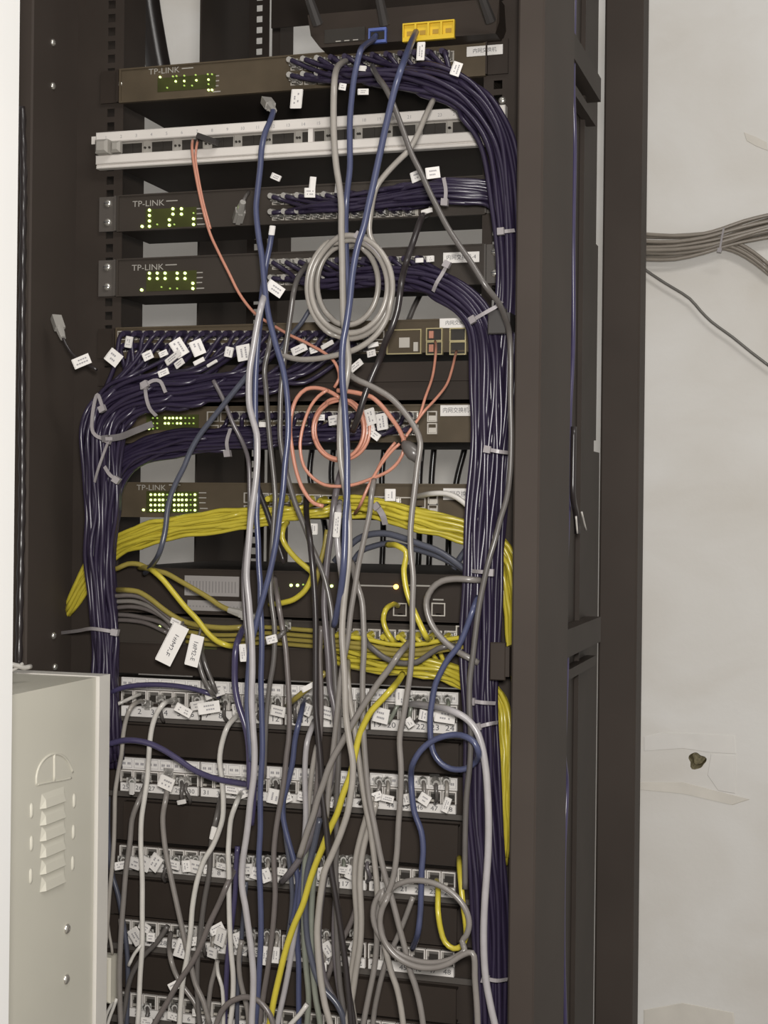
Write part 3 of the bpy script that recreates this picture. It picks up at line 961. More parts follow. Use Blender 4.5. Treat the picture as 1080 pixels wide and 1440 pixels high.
# keystone patch panels
def patch_panel(label, xref, top, lab, num_y, strips, numbers, bot):
    """top/bot: image rows of the plate; lab: (y0, y1) rows of the paper strip or None; num_y: (y0, y1) rows of the number strip."""
    z0, z1 = zrows(xref, top, bot)
    r = empty('patch_panel', (0, 0.02, z0))
    tagit(r, label, 'patch panel')
    mb = MB()
    mb.box(-0.2413, 0.2413, 0.0, 0.002, z0, z1)
    mb.box(-0.2413, 0.2413, 0.002, 0.012, z0, z0 + 0.002)
    mb.box(-0.22, 0.22, 0.002, 0.03, z0 + 0.002, z1)
    mb.build('plate', M['black'], r)
    for s in (-1, 1):
        screws(r, (s * 0.2325,), (z0 + (z1 - z0) * 0.30, z0 + (z1 - z0) * 0.82), 0.0, 0.0052)
    zl1, zl0 = (P(xref, lab[0], 0)[2], P(xref, lab[1], 0)[2]) if lab else (P(xref, num_y[0] - 22, 0)[2], P(xref, num_y[0] - 22, 0)[2])
    zn1, zn0 = P(xref, num_y[0], 0)[2], P(xref, num_y[1], 0)[2]
    W = 0.0166
    xs = [-0.199 + W * i + 0.0020 * (i // 6) for i in range(24)]
    if lab:
        for g in range(4):
            mb = MB()
            xa, xb = xs[g * 6] - W / 2, xs[g * 6 + 5] + W / 2
            mb.box(xa, xb, -0.004, 0.0, zl0, zl1, 0, 0.0006)
            st = mb.build('label_strip', M['tag'], r)
            mb = MB()
            for k in range(6):
                x = xs[g * 6 + k]
                mb.frame(x - W * 0.42, x + W * 0.42, zl0 + 0.0022, zl1 - 0.0012, 0.0003, -0.0043, -0.0039, 0)
                for q in (-2, -1, 1, 2):
                    mb.box(x + q * W * 0.13 - W * 0.05, x + q * W * 0.13 + W * 0.05, -0.0043, -0.0039, (zl0 + zl1) / 2 - 0.0012, (zl0 + zl1) / 2 + 0.0016)
            mb.build('print', M['ink2'], st)
    hh = zl0 - zn1 - 0.0016
    zc = (zl0 + zn1) / 2
    mb = MB()
    mm = W * 0.93
    mb.frame(-mm / 2, mm / 2, -hh / 2, hh / 2, 0.0012, -0.0045, 0.0, 0, 0.0014, skip='b')
    mb.box(-mm / 2 + 0.0016, -mm / 2 + 0.0034, -0.0045, 0.0, hh / 2 - 0.0075, hh / 2 - 0.0018, 1)
    mb.box(-mm / 2 + 0.0016, mm / 2 - 0.0016, -0.0022, -0.0008, -hh * 0.34, hh / 2 - 0.0018, 4)
    mb.box(-mm * 0.33, mm * 0.33, -0.0028, -0.002, -hh * 0.25, hh * 0.2, 2)
    mb.box(-mm * 0.33, -mm * 0.05, -0.0040, -0.002, -hh * 0.40, -hh * 0.22, 3)
    pro = mb.build('keystone_jack', [M['white'], M['grey'], M['hole'], M['silverport'], M['jack']], None, loc=(0, 0, 0))
    pro.parent = r
    for i, x in enumerate(xs):
        pos = (x, 0.0, zc)
        if i == 0:
            pro.location = np.array(pos) - np.array(r['_o'][:])
        else:
            inst(pro, pos, r)
    for g in range(4):
        xa, xb = xs[g * 6] - W / 2 + 0.001, xs[g * 6 + 5] + W / 2 - 0.001
        MB().box(xa, xb, -0.0055, 0.0, zn0, zn1, 0, 0.0006).build('number_strip', M['tag'], r)
    textmesh([(str(i + 1 + numbers), x, -0.0057, (zn0 + zn1) / 2, (zn1 - zn0) * 0.72, 1.2, 0) for i, x in enumerate(xs)], 'lettering', M['ink'], r)
    MB().box(-0.235, 0.235, -0.003, 0.0, z0, zn0 - 0.0008).build('bottom_lip', M['ear'], r)
    return r


def manager(label, xref, top, bot):
    z0, z1 = zrows(xref, top, bot)
    r = empty('cable_manager', (0, 0.02, z0))
    tagit(r, label, 'cable manager')
    mb = MB()
    mb.box(-0.2413, 0.2413, 0.001, 0.003, z0 + 0.0008, z1 - 0.0008)
    mb.box(-0.22, 0.22, 0.003, 0.03, z0 + 0.002, z1 - 0.002)
    mb.build('back_plate', M['deep'], r)
    mb = MB()
    mb.box(-0.2, 0.2, -0.007, 0.001, z0 + 0.003, z0 + 0.005)
    mb.box(-0.2, 0.2, -0.007, 0.001, z1 - 0.005, z1 - 0.003)
    mb.box(-0.2, 0.2, -0.009, -0.007, z0 + 0.003, z1 - 0.003)
    mb.build('cover', M['black'], r)
    screws(r, (-0.2325, 0.2325), (z0 + 0.007, z1 - 0.007), 0.001, 0.004)
    return r


patch_panel('topmost black patch panel, paper label strip above its ports', 300, 958, (957.5, 974), (998, 1013), 4, 0, 1020)
manager('smooth black cable manager under the topmost patch panel', 300, 1021, 1069)
patch_panel('second black patch panel from the top, with paper label strip', 300, 1071, (1072, 1089), (1108, 1120), 4, 24, 1128)
manager('smooth black cable manager under the second patch panel', 300, 1130, 1192)
patch_panel('third black patch panel from the top, crumpled tags along it', 300, 1196, None, (1219, 1232), 4, 0, 1240)
manager('smooth black cable manager under the third patch panel', 300, 1241, 1299)
patch_panel('fourth black patch panel from the top, behind the drooping grey loop', 300, 1300, None, (1325, 1338), 4, 24, 1347)
manager('smooth black cable manager under the fourth patch panel', 300, 1348, 1402)
patch_panel('lowest black patch panel, cut by the bottom edge of the photo', 300, 1405, None, (1429, 1441), 4, 0, 1452)


# wireless router lying on the top switch
def router():
    z0 = P(600, 63, -0.01)[2]
    xl, xr = P(436, 40, -0.03)[0], P(702, 40, -0.03)[0]
    r = empty('wireless_router', ((xl + xr) / 2, 0.06, z0))
    tagit(r, 'black wireless router with yellow sockets on the top switch', 'router')
    z1 = z0 + 0.040
    mb = MB()
    # cross-section: rear wall slopes, sides taper
    pts = [(xl + 0.012, -0.03, z0), (xr - 0.004, -0.03, z0), (xr, -0.03, z0 + 0.012), (xr - 0.002, -0.022, z1), (xl - 0.006, -0.022, z1), (xl + 0.001, -0.03, z0 + 0.014)]
    b = [(x, 0.14, z) for x, y, z in pts]
    mb.add(pts + b, [tuple(range(6)), tuple(reversed(range(6, 12)))] + [(i, 6 + i, 6 + (i + 1) % 6, (i + 1) % 6) for i in range(6)])
    mb.build('shell', M['black'], r)
    a, c = P(566, 59, -0.034), P(639, 27, -0.034)
    zt = c[2]
    mb = MB()
    mb.box(a[0], c[0], -0.0345, -0.029, a[2], a[2] + 0.0045, 0)
    mb.box(a[0], c[0], -0.0345, -0.029, zt - 0.0015, zt, 0)
    wd = (c[0] - a[0]) / 4
    for i in range(5):
        x = a[0] + wd * i
        mb.box(max(a[0], x - 0.0011), min(c[0], x + 0.0011), -0.0345, -0.029, a[2] + 0.0045, zt - 0.0015, 0)
    mb.box(a[0], c[0], -0.0305, -0.0295, a[2], zt, 0)
    for i in range(4):
        x = a[0] + wd * (i + 0.5)
        mb.box(x - wd * 0.22, x + wd * 0.22, -0.0312, -0.0300, a[2] + 0.007, zt - 0.008, 1)
    mb.build('lan_sockets', [M['yellowport'], M['dyellow']], r)['label'] = 'four yellow sockets'
    a, c = P(518, 61, -0.034), P(543, 38, -0.034)
    mb = MB()
    mb.frame(a[0], c[0], a[2], c[2], 0.0016, -0.0345, -0.029, 0, 0.003)
    mb.box(a[0], c[0], -0.0305, -0.0295, a[2], c[2], 1)
    mb.build('wan_socket', [M['blueport'], M['hole']], r)['label'] = 'blue socket'
    a, c = P(455, 60, -0.034), P(512, 36, -0.034)
    mb = MB()
    mb.box(a[0], c[0], -0.0310, -0.0296, a[2], c[2], 0)
    for i in range(3):
        x = a[0] + 0.016 + 0.010 * i
        mb.box(x - 0.003, x + 0.003, -0.0314, -0.0308, a[2] + 0.0006, a[2] + 0.0016, 1)
    mb.build('recess', [M['hole'], M['logo']], r)
    for (p0, p1) in (((541, 34), (528, -30)), ((690, 30), (668, -30)), ((447, 34), (425, -30))):
        u, v = P(p0[0], p0[1], -0.045), P(p1[0], p1[1], -0.075)
        ob = MB().tube(np.linspace(u, v, 5), [0.006, 0.0055, 0.005, 0.0045, 0.004], 8).build('antenna', M['ring'], r)
    a, c = P(690, 60, -0.03), P(706, 20, -0.03)
    return r


M['dyellow'] = mat('dark_yellow_socket', (0.36, 0.22, 0.03), 0.5, 0.4)
router()


# pale steel box in front of the rack's lower corner
def steel_box():
    X = -0.168
    yf = -0.12
    zt = PX(146, 950, X)[2]
    far = PX(148, 1200, X)[1]
    r = empty('steel_enclosure', (X - 0.14, -0.26, 0.0))
    tagit(r, 'pale grey green steel enclosure with pressed louvres before the rack', 'enclosure')
    yb, yn = far, -0.40
    fl = PX(133, 1200, X)[1]
    mb = MB()
    mb.box(X - 0.28, X, yn, fl - 0.0012, 0.0, zt)
    mb.build('body', M['box'], r)
    mb = MB()
    mb.box(X - 0.28, X + 0.0035, fl + 0.0004, yb, 0.0, zt + 0.001)
    mb.build('door_edge', M['boxflange'], r)

    def at(px, py):
        return PX(px, py, X)

    def ridge(p, wy, wz, h, nm, slant=0.0):
        mb = MB()
        n = 12
        vs = []
        for k, (f, x) in enumerate(((1.0, 0.0001), (0.8, h * 0.7), (0.45, h))):
            for i in range(n):
                t = 2 * math.pi * i / n
                c, s = math.cos(t), math.sin(t)
                c, s = np.sign(c) * abs(c) ** 0.6, np.sign(s) * abs(s) ** 0.6
                vs.append((X + x, p[1] + wy * c * f, p[2] + wz * s * f + slant * wy * c * f))
        fs = [(k * n + i, k * n + (i + 1) % n, (k + 1) * n + (i + 1) % n, (k + 1) * n + i) for k in range(2) for i in range(n)] + [tuple(2 * n + i for i in range(n))]
        mb.add(vs, fs)
        return mb.build(nm, M['box'], r, True)
    def louver(p, wy):
        mb = MB()
        y0, y1, zt_, zb_ = p[1] - wy, p[1] + wy, p[2] + 0.0085, p[2] - 0.006
        e, h = 0.006, 0.0042
        vs = [(X, y0, zb_), (X, y0 + e * 0.6, zt_), (X, y1 - e * 0.6, zt_), (X, y1, zb_), (X + h, y0 + e, zb_), (X + h * 0.55, y0 + e * 1.3, zt_ - 0.006), (X + h * 0.55, y1 - e * 1.3, zt_ - 0.006), (X + h, y1 - e, zb_)]
        mb.add(vs, [(0, 4, 5, 1), (1, 5, 6, 2), (2, 6, 7, 3), (4, 7, 6, 5), (0, 3, 7, 4)])
        return mb.build('louver', M['box'], r)
    for y in (1123, 1146, 1168, 1191, 1214, 1238):
        p, p2 = at(56, y + 3), at(92, y - 3)
        louver((p + p2) / 2, abs(p2[1] - p[1]) / 2)
    for (px, y) in ((44, 1140), (44, 1186), (43, 1232), (104, 1126), (103, 1170), (102, 1214)):
        ridge(at(px, y), 0.0028, 0.008, 0.0018, 'embossed_tab')
    # pressed arch with a bar down its middle
    arch = [at(51, 1104), at(51, 1092), at(54, 1080), at(60, 1070), at(68, 1063), at(76, 1060), at(86, 1062), at(94, 1069), at(100, 1080), at(102, 1086)]
    MB().tube(spline(arch, 0.004), 0.0015, 6).build('embossed_arch', M['box'], r, True)
    MB().tube(spline([at(76, 1060), at(76, 1098)], 0.004), 0.0016, 6).build('embossed_bar', M['box'], r, True)
    MB().tube(spline([at(51, 1104), at(64, 1101), at(92, 1096), at(100, 1094)], 0.004), 0.0012, 6).build('embossed_bar', M['box'], r, True)
    for (px, y) in ((94, 1306), (93, 1377)):
        c = at(px, y)
        mb = MB()
        n = 12
        vs = []
        for rr, xx in ((0.0055, 0.0), (0.0055, 0.001), (0.0035, 0.0026), (0.001, 0.003)):
            vs += [(X + xx, c[1] + rr * math.cos(2 * math.pi * i / n), c[2] + rr * math.sin(2 * math.pi * i / n)) for i in range(n)]
        mb.add(vs, [(k * n + i, k * n + (i + 1) % n, (k + 1) * n + (i + 1) % n, (k + 1) * n + i) for k in range(3) for i in range(n)] + [tuple(3 * n + i for i in range(n))])
        mb.build('screw', M['silver'], r, True)
    return r


steel_box()


# ------------------------------------------------------------------ bundles
def dn(a, b):
    return a


R1 = [(425, 106, 48), (480, 107, 50), (560, 108, 52), (610, 117, 52), (650, 134, 50), (678, 162, 48), (699, 200, 47), (709, 245, 46), (714, 300, 46), (716, 360, 46), (715, 420, 46), (711, 480, 46),
      (706, 560, 46), (699, 640, 46), (692, 720, 46), (687, 800, 46), (683, 880, 46), (681, 960, 46), (682, 1040, 46), (685, 1120, 46), (689, 1200, 46), (694, 1300, 46), (697, 1460, 46)]
bundle('dark purple cable of the outer strand, from the top switch down the right-hand bundle', 'purple cables from the top switch', 'purple', R1, 24, 2.75,
       ports=[p for p in sw1_ports if True][:24], seed=1, spread=[(0, 1.1), (0.1, 1.35), (0.2, 1.15), (0.27, 0.85), (0.4, 0.85), (0.6, 0.9), (1, 0.95)], port_label=('dark purple cable', 'top switch'), clear_until=475,
       tags=[(417, 139, 16, 26, 5, 72), (482, 122, 9, 9, 10, 66), (508, 96, 14, 7, 10, 60), (511, 129, 14, 8, 0, 66), (592, 72, 10, 24, 3, 68), (642, 97, 12, 18, 20, 64)])
R2 = [(395, 296, 36), (450, 290, 40), (500, 285, 42), (560, 276, 44), (620, 269, 44), (660, 270, 40), (692, 274, 32), (708, 290, 26), (714, 330, 20), (714, 400, 20), (706, 480, 20), (697, 560, 20), (686, 680, 20), (680, 800, 18), (678, 920, 18), (679, 1040, 18), (682, 1200, 18), (688, 1460, 18)]
bundle('dark purple cable of the strand running level from the second switch', 'purple cables from the second switch', 'purple', R2, 22, 2.6, ports=sw2_ports[:22], seed=2, port_label=('dark purple cable', 'second switch'), clear_until=475, squash=0.45,
       spread=[(0, 0.8), (0.1, 0.9), (0.16, 1.0), (0.22, 0.8), (0.28, 0.8), (1, 0.8)],
       tags=[(440, 257, 8, 16, 6, 62), (436, 271, 14, 13, 0, 64), (585, 248, 14, 14, -15, 66), (609, 243, 18, 15, -8, 68), (600, 297, 16, 6, -8, 64), (388, 249, 14, 8, 25, 60), (475, 262, 6, 18, 5, 56)])
R3 = [(395, 398, 42), (440, 398, 48), (500, 392, 54), (560, 390, 56), (600, 395, 57), (632, 408, 58), (660, 430, 60), (678, 458, 62), (685, 500, 64), (685, 560, 64), (682, 630, 64), (678, 720, 64), (674, 800, 64), (671, 880, 64), (670, 960, 64), (672, 1040, 64), (675, 1120, 64), (679, 1200, 64), (684, 1300, 64), (686, 1460, 64)]
bundle('dark purple cable arching from the third switch into the right-hand bundle', 'purple cables from the third switch', 'purple', R3, 24, 2.75, ports=sw3_ports[:24], seed=3, port_label=('dark purple cable', 'third switch'), clear_until=475, squash=0.8,
       spread=[(0, 0.8), (0.15, 1.0), (0.3, 1.0), (0.5, 1.0), (0.7, 0.9), (1, 0.95)], tags=[(590, 366, 10, 6, 0, 66), (605, 364, 10, 8, 0, 68)])
L4 = [(545, 512, 62), (480, 522, 66), (400, 534, 72), (320, 543, 76), (260, 548, 78), (215, 553, 80), (180, 562, 80), (157, 578, 80), (146, 600, 80), (142, 630, 78), (143, 670, 74), (143, 720, 70), (140, 780, 66), (143, 840, 62), (147, 890, 60), (147, 950, 58), (150, 1010, 56), (154, 1070, 54)]
sw4_sorted = sorted(sw4_ports, key=lambda p: -p[0])
bundle('dark purple cable of the upper mass, from the 48 port switch into the left-hand bundle', 'purple cables from the 48 port switch', 'purple', L4, 44, 2.6, ports=sw4_sorted[2:46], seed=4, squash=0.6, forward=0.05, join=62, port_label=('dark purple cable', '48 port switch'),
       spread=[(0, 0.9), (0.2, 1.25), (0.42, 1.4), (0.55, 1.1), (0.68, 0.78), (1, 0.62)],
       tags=[(160, 503, 20, 20, 40, 96), (181, 481, 10, 16, 10, 60), (208, 500, 14, 12, -25, 92), (230, 497, 12, 8, -25, 94), (252, 489, 18, 26, -35, 96), (243, 503, 28, 9, -30, 98), (278, 489, 17, 22, -25, 96), (252, 511, 15, 9, -30, 100),
             (230, 524, 15, 9, -22, 104), (280, 508, 16, 6, -25, 100), (298, 511, 18, 4, -22, 102), (322, 495, 11, 14, 12, 96), (343, 496, 19, 22, -10, 100), (421, 491, 22, 11, -22, 96), (441, 492, 10, 9, -15, 98), (501, 514, 20, 9, -35, 98), (460, 485, 20, 6, -22, 92), (507, 487, 16, 6, -32, 92),
             (525, 485, 14, 6, -10, 88), (522, 497, 12, 9, -10, 90)])
L5 = [(590, 604, 34), (540, 609, 38), (470, 612, 42), (400, 615, 44), (330, 617, 46), (270, 620, 46), (225, 627, 46), (190, 640, 45), (167, 658, 44), (155, 685, 44), (151, 730, 44), (148, 800, 44), (150, 870, 44), (152, 940, 40), (156, 1020, 34), (160, 1080, 30)]
sw5_sorted = sorted(sw5_ports, key=lambda p: -p[0])
bundle('dark purple cable of the lower mass, from the fifth switch into the left-hand bundle', 'purple cables from the fifth switch', 'purple', L5, 28, 2.5, ports=sw5_sorted[:28], seed=5, squash=0.6, forward=0.02, port_label=('dark purple cable', 'fifth switch'),
       spread=[(0, 0.6), (0.3, 0.85), (0.5, 1.0), (0.7, 0.75), (1, 0.7)],
       tags=[(521, 586, 14, 22, -15, 112), (537, 593, 16, 22, -8, 116), (520, 602, 14, 10, -20, 108), (526, 611, 18, 10, 35, 110), (452, 587, 9, 8, 0, 70), (469, 591, 15, 13, -8, 74), (370, 597, 11, 7, 0, 60)])
Y6L = [(490, 716, 40), (440, 720, 42), (400, 724, 42), (350, 728, 42), (300, 734, 40), (250, 741, 36), (205, 751, 32), (175, 762, 26), (150, 778, 18), (128, 802, 12), (112, 830, 9), (101, 850, 6), (92, 867, 0)]
sw6_sorted = sorted(sw6_ports, key=lambda p: -p[0])
bundle('yellow cable sweeping from the sixth switch behind the purple bundle to the post', 'yellow cables sweeping to the rack post', 'yellow', Y6L, 16, 2.6, ports=[p for p in sw6_sorted if p[0] < 500][:16], seed=6, port_label=('yellow cable going to the post', 'sixth switch'), squash=0.45, join=4,
       spread=[(0, 0.8), (0.3, 1.05), (0.6, 1.1), (0.85, 1.0), (1, 0.3)], jitter=0.0008, tags=[(441, 744, 11, 15, 0, 66)])
Y6R = [(470, 712, 40), (510, 712, 42), (545, 718, 42), (580, 728, 42), (620, 738, 40), (660, 748, 34), (690, 763, 30), (706, 776, 26), (715, 794, 26), (722, 830, 24), (726, 880, 20), (726, 960, 10)]
bundle('yellow cable crossing from the sixth switch behind the right-hand purple bundle', 'yellow cables crossing to the right', 'yellow', Y6R, 16, 2.6, ports=sorted([p for p in sw6_sorted if p[0] >= 450], key=lambda p: p[0])[:12], seed=7, port_label=('rightward yellow cable', 'sixth switch'), squash=0.5, join=2,
       spread=[(0, 0.9), (0.5, 1.05), (0.8, 0.9), (1, 0.6)], jitter=0.0008, tags=[(549, 696, 14, 16, 0, 66)])
Y9 = [(470, 920, 44), (500, 926, 46), (540, 934, 48), (585, 936, 48), (620, 941, 44), (650, 954, 34), (672, 964, 22), (692, 972, 22), (704, 992, 30), (708, 1030, 34), (709, 1080, 36), (710, 1130, 36), (711, 1180, 34), (710, 1216, 30)]
bundle('yellow cable from the low switch passing behind the purple bundle and down beside the post', 'yellow cables from the low switch', 'yellow', Y9, 15, 2.6, ports=[(484 + 21.5 * i, 891 + 0.5 * i) for i in range(8)], seed=8, port_label=('yellow cable', 'low switch'), squash=0.55, join=0,
       spread=[(0, 0.9), (0.4, 1.0), (0.65, 0.75), (0.8, 0.6), (0.93, 0.45), (1, 0.12)], jitter=0.0008, plugs=True)

# black power cords hanging behind the devices
for i, (xa, xb, y0, y1) in enumerate(((541, 537, 560, 840), (594, 588, 560, 840), (611, 603, 560, 840), (655, 630, 560, 840), (470, 476, 560, 840), (440, 455, 560, 840))):
    cable('thick black power cord behind the switches, %s from left in the gap' % ORD[(2, 3, 4, 5, 1, 0)[i]], 'black', 0, [(xa + 3, y0, -330), (xa, 622, -330), (xa - 4 if i != 3 else xa - 12, 672, -330), (xb + 2, 740, -330), (xb, 800, -330), (xb - 2, y1, -330)], 4.2,
          group='black power cords behind the rack', name='power_cable', cat='power cord')
cable('dark strap slanting behind the second and third switch gap', 'dark', 0, [(585, 330, -210), (574, 360, -215), (566, 395, -230)], 3.5)
cable('dark slack power cord slanting behind the gap over the 48 port switch', 'dgrey', 0, [(592, 412, -212), (582, 432, -214), (574, 452, -216)], 3.6, name='power_cable', cat='power cord')

# ------------------------------------------------------------------ loose cables, back to front
# fibre cords
cable('orange fibre cord running from the white panel down to the coil tie', 'orange', 90, [(271, 197, 16), (270, 206, 30), (271, 220, 34), (276, 250, 40), (281, 275, 44), (287, 300, 48), (296, 330, 52), (307, 354, 56), (322, 384, 60), (336, 412, 64), (352, 434, 70), (365, 446, 80), (385, 458, 90), (409, 472, 104), (427, 480, 110), (442, 488, 112), (456, 496, 112), (468, 506, 112), (475, 518, 112), (477, 532, 112), (470, 545, 112)],
      1.7, name='fibre_cable', cat='fibre cable')
cable('second orange fibre strand, ending soon below the black dust cap', 'orange', 90, [(278, 198, 18), (276, 208, 28), (275, 222, 31), (279, 250, 36), (286, 285, 42), (296, 322, 46)], 1.5, name='fibre_cable', cat='fibre cable')


def ellipse(cx, cy, rx, ry, a0, a1, d, n=16, tilt=0.0, drift=(0, 0)):
    out = []
    for i in range(n + 1):
        t = math.radians(a0 + (a1 - a0) * i / n)
        x, y = rx * math.cos(t), ry * math.sin(t)
        out.append((cx + x * math.cos(tilt) - y * math.sin(tilt) + drift[0] * i / n, cy + x * math.sin(tilt) + y * math.cos(tilt) + drift[1] * i / n, d))
    return out


cable('orange fibre cord wound in a thick small coil at the fifth switch', 'orange', 108, ellipse(478, 604, 38, 44, -70, 250, 106, 20) + ellipse(477, 604, 34, 41, 255, 600, 103, 20) + ellipse(480, 605, 40, 42, 605, 960, 109, 20) + ellipse(476, 603, 36, 43, 965, 1240, 112, 16), 1.9,
      name='fibre_cable', cat='fibre cable')
cable('orange fibre cord forming the tall open loop left of the small coil', 'orange', 116, [(478, 560, 116), (468, 553), (450, 546), (431, 547), (418, 559), (411, 577), (408, 605), (411, 633), (416, 660), (424, 684), (433, 699), (442, 708), (455, 712)], 2.2, name='fibre_cable', cat='fibre cable')
cable('orange fibre cord in the wide low loop under the small coil', 'orange', 120, [(461, 548), (448, 557), (437, 571), (429, 590), (424, 609), (422, 629), (427, 655), (440, 672), (457, 682), (474, 684), (496, 682), (520, 674), (547, 662), (561, 648), (568, 632), (566, 618)], 1.8, name='fibre_cable', cat='fibre cable')
cable('thick orange fibre pair curving over the small coil to the black tie', 'orange', 122, [(474, 549), (488, 550), (509, 554), (522, 558), (537, 571), (551, 589), (560, 602), (567, 616), (571, 628)], 2.4, name='fibre_cable', cat='fibre cable')
cable('orange fibre cord dropping from the left gold cage to the black tie', 'orange', 110, [(612, 480, 8), (613, 486, 24), (612, 504, 44), (608, 530, 66), (598, 559, 96), (588, 589, 112), (576, 606, 118), (568, 618, 122)], 1.5, name='fibre_cable', cat='fibre cable')
cable('orange fibre cord dropping from the right gold cage to the black tie', 'orange', 110, [(642, 494, 8), (640, 501, 24), (636, 518, 40), (628, 541, 62), (610, 564, 92), (596, 579, 110), (582, 598, 116), (571, 614, 126)], 1.5, name='fibre_cable', cat='fibre cable')
cable('orange fibre strand running from the black tie down to the yellow cables', 'orange', 120, [(562, 624), (553, 632), (541, 646), (529, 664), (518, 684), (508, 707), (499, 722, 70)], 1.7, name='fibre_cable', cat='fibre cable')
cable('short orange fibre strand fanning below the black tie', 'orange', 112, [(556, 622), (546, 634), (536, 650), (527, 668)], 1.6, name='fibre_cable', cat='fibre cable')
o = MB()
tpts = spline([P(a, b, -c / 1000) for a, b, c in ((567, 622, 128), (575, 630, 130), (584, 640, 130), (590, 650, 128))], 0.004)
o.tube(tpts, np.interp(np.linspace(0, 1, len(tpts)), [0, .25, .6, 1], [0.003, 0.007, 0.0085, 0.004]), 10)
tagit(o.build('cable_tie', M['c_dgrey'], None, True), 'dark hook and loop wrap where the orange fibre cords meet', 'cable tie')

# grey coil
coil = []
coil += [(609, 141, 60), (598, 164, 92), (586, 192, 112), (575, 211, 122), (557, 229, 128), (539, 249, 132), (529, 264, 134), (522, 295, 130), (520, 330, 126)]
coil += ellipse(493, 402, 58, 66, -60, 120, 122, 12)[1:] + ellipse(490, 402, 52, 68, 130, 290, 118, 10) + ellipse(488, 399, 44, 58, 300, 470, 114, 12) + ellipse(486, 400, 40, 55, 480, 640, 111, 10) + ellipse(492, 404, 58, 72, 650, 830, 128, 12) + ellipse(494, 404, 62, 74, 840, 960, 132, 10)
coil += ellipse(491, 403, 54, 66, 968, 1330, 134, 14)[:-1] + ellipse(492, 404, 60, 73, 1335, 1460, 140, 8) + [(545, 445, 138), (530, 470, 138), (505, 489, 138), (470, 500, 136), (440, 505, 130), (418, 505, 122), (400, 500, 112), (388, 490, 100)]
cable('light grey network cable hanging in a round coil before the third switch', 'beige', 120, coil, 3.0)
ztie('clear strap holding the grey coil together at its top edge', [(505, 332, 140), (528, 350, 140), (538, 362, 136), (534, 348, 132)], 140)

# black and dark ones
cable('black cable slanting from the second switch down to the orange coil', 'dark', 118, [(602, 300, 20), (597, 303, 60), (592, 308, 100), (580, 343, 118), (571, 370, 122), (564, 400, 146), (559, 436, 146), (550, 463, 146), (543, 478, 142), (535, 502, 130), (522, 532, 130), (513, 556, 132), (504, 585, 130), (496, 606, 120)], 3.5)
cable('thin dark purple cable hidden behind the pale grey one left of centre', 'mauve', 84, [(300, 535, 108), (314, 562, 108), (328, 596, 106), (342, 624, 100), (349, 646, 92), (351, 690, 90), (350, 740, 92), (345, 780, 94), (342, 812, 94), (344, 862, 94), (348, 905, 94), (350, 950, 90)], 2.4)
cable('short black cable crossing behind the blue pair above the yellow sweep', 'dark', 70, [(360, 676), (364, 690), (374, 716), (383, 742), (392, 768), (400, 792)], 3.2)
cable('black cable wandering down the middle to the bottom, with a shine', 'dark', 134, [(431, 700, 70), (431, 725, 100), (435, 753, 128), (439, 789), (442, 826), (444, 873), (444, 919), (444, 956), (444, 993), (447, 1030), (451, 1074), (453, 1111), (457, 1148), (462, 1190), (468, 1240), (476, 1283), (481, 1320), (486, 1357), (490, 1394), (498, 1450)], 3.2)
cable('dark purple cable that bends and ends in a thick navy tail', 'mauve', 110, [(484, 650, 80), (476, 676, 96), (470, 707), (466, 744), (461, 781), (457, 826), (456, 854), (459, 891), (462, 928), (464, 965), (470, 993), (473, 1030), (470, 1075), (461, 1111), (450, 1139), (438, 1176), (424, 1204), (408, 1227), (396, 1240, 90)], 3.6)
cable('brown cable falling behind the centre beside the black one', 'brown', 98, [(452, 880), (450, 920), (452, 980), (451, 1020), (448, 1060), (446, 1100), (440, 1150), (438, 1185)], 2.8)
cable('straight black cable low down, just right of the wandering black one', 'dark', 142, [(452, 1110), (456, 1140), (463, 1209), (470, 1250), (478, 1300), (484, 1340), (489, 1390), (494, 1450)], 2.8)

# blue and slate
blue_a = cable('slate blue cable from a loose clear plug, crossing to the left group', 'blue', 132, [(380, 149, 86), (384, 156, 96), (379, 172, 112), (373, 186, 124), (368, 208), (366, 235), (362, 270), (360, 292), (361, 310), (364, 335), (368, 360), (371, 392), (374, 420), (378, 446), (384, 470), (390, 492), (397, 515), (402, 542), (405, 575), (405, 615), (401, 652), (398, 690), (393, 725), (389, 757), (384, 785), (377, 815), (366, 854), (359, 882), (353, 905), (350, 937), (348, 974), (348, 1002), (351, 1035), (354, 1070)], 3.2, p0='clear')
cable('blue cable with a white sleeve near the third switch, running to the floor', 'blue', 122, [(382, 326), (380, 342), (374, 372), (371, 395), (368, 420), (366, 450), (362, 490), (360, 520), (359, 548), (359, 580), (360, 620), (362, 697), (361, 725), (363, 762), (364, 795), (366, 822), (366, 850), (368, 885), (368, 920), (367, 956), (368, 1002), (369, 1055), (366, 1111), (366, 1167), (364, 1210), (366, 1255), (367, 1311), (365, 1357), (362, 1404), (359, 1450)], 3.2,
      tags=[(382.5, 324, 7, 13, 8, 128)])
cable('pale grey cable beside the blue pair, wavering all the way to the floor', 'lilac', 142, [(374, 410, 118), (368, 428), (363, 450), (357, 485), (351, 522), (350, 555), (351, 572), (356, 592), (361, 610), (362, 635), (361, 662), (358, 690), (353, 725), (350, 762), (347, 800), (347, 815), (350, 846), (352, 873), (354, 897), (355, 937), (354, 984), (356, 1025), (358, 1055), (357, 1090), (352, 1127), (349, 1157), (346, 1180), (342, 1206), (340, 1232), (341, 1252), (345, 1274), (349, 1302), (353, 1332), (356, 1367), (356, 1396), (354, 1450)], 3.5)
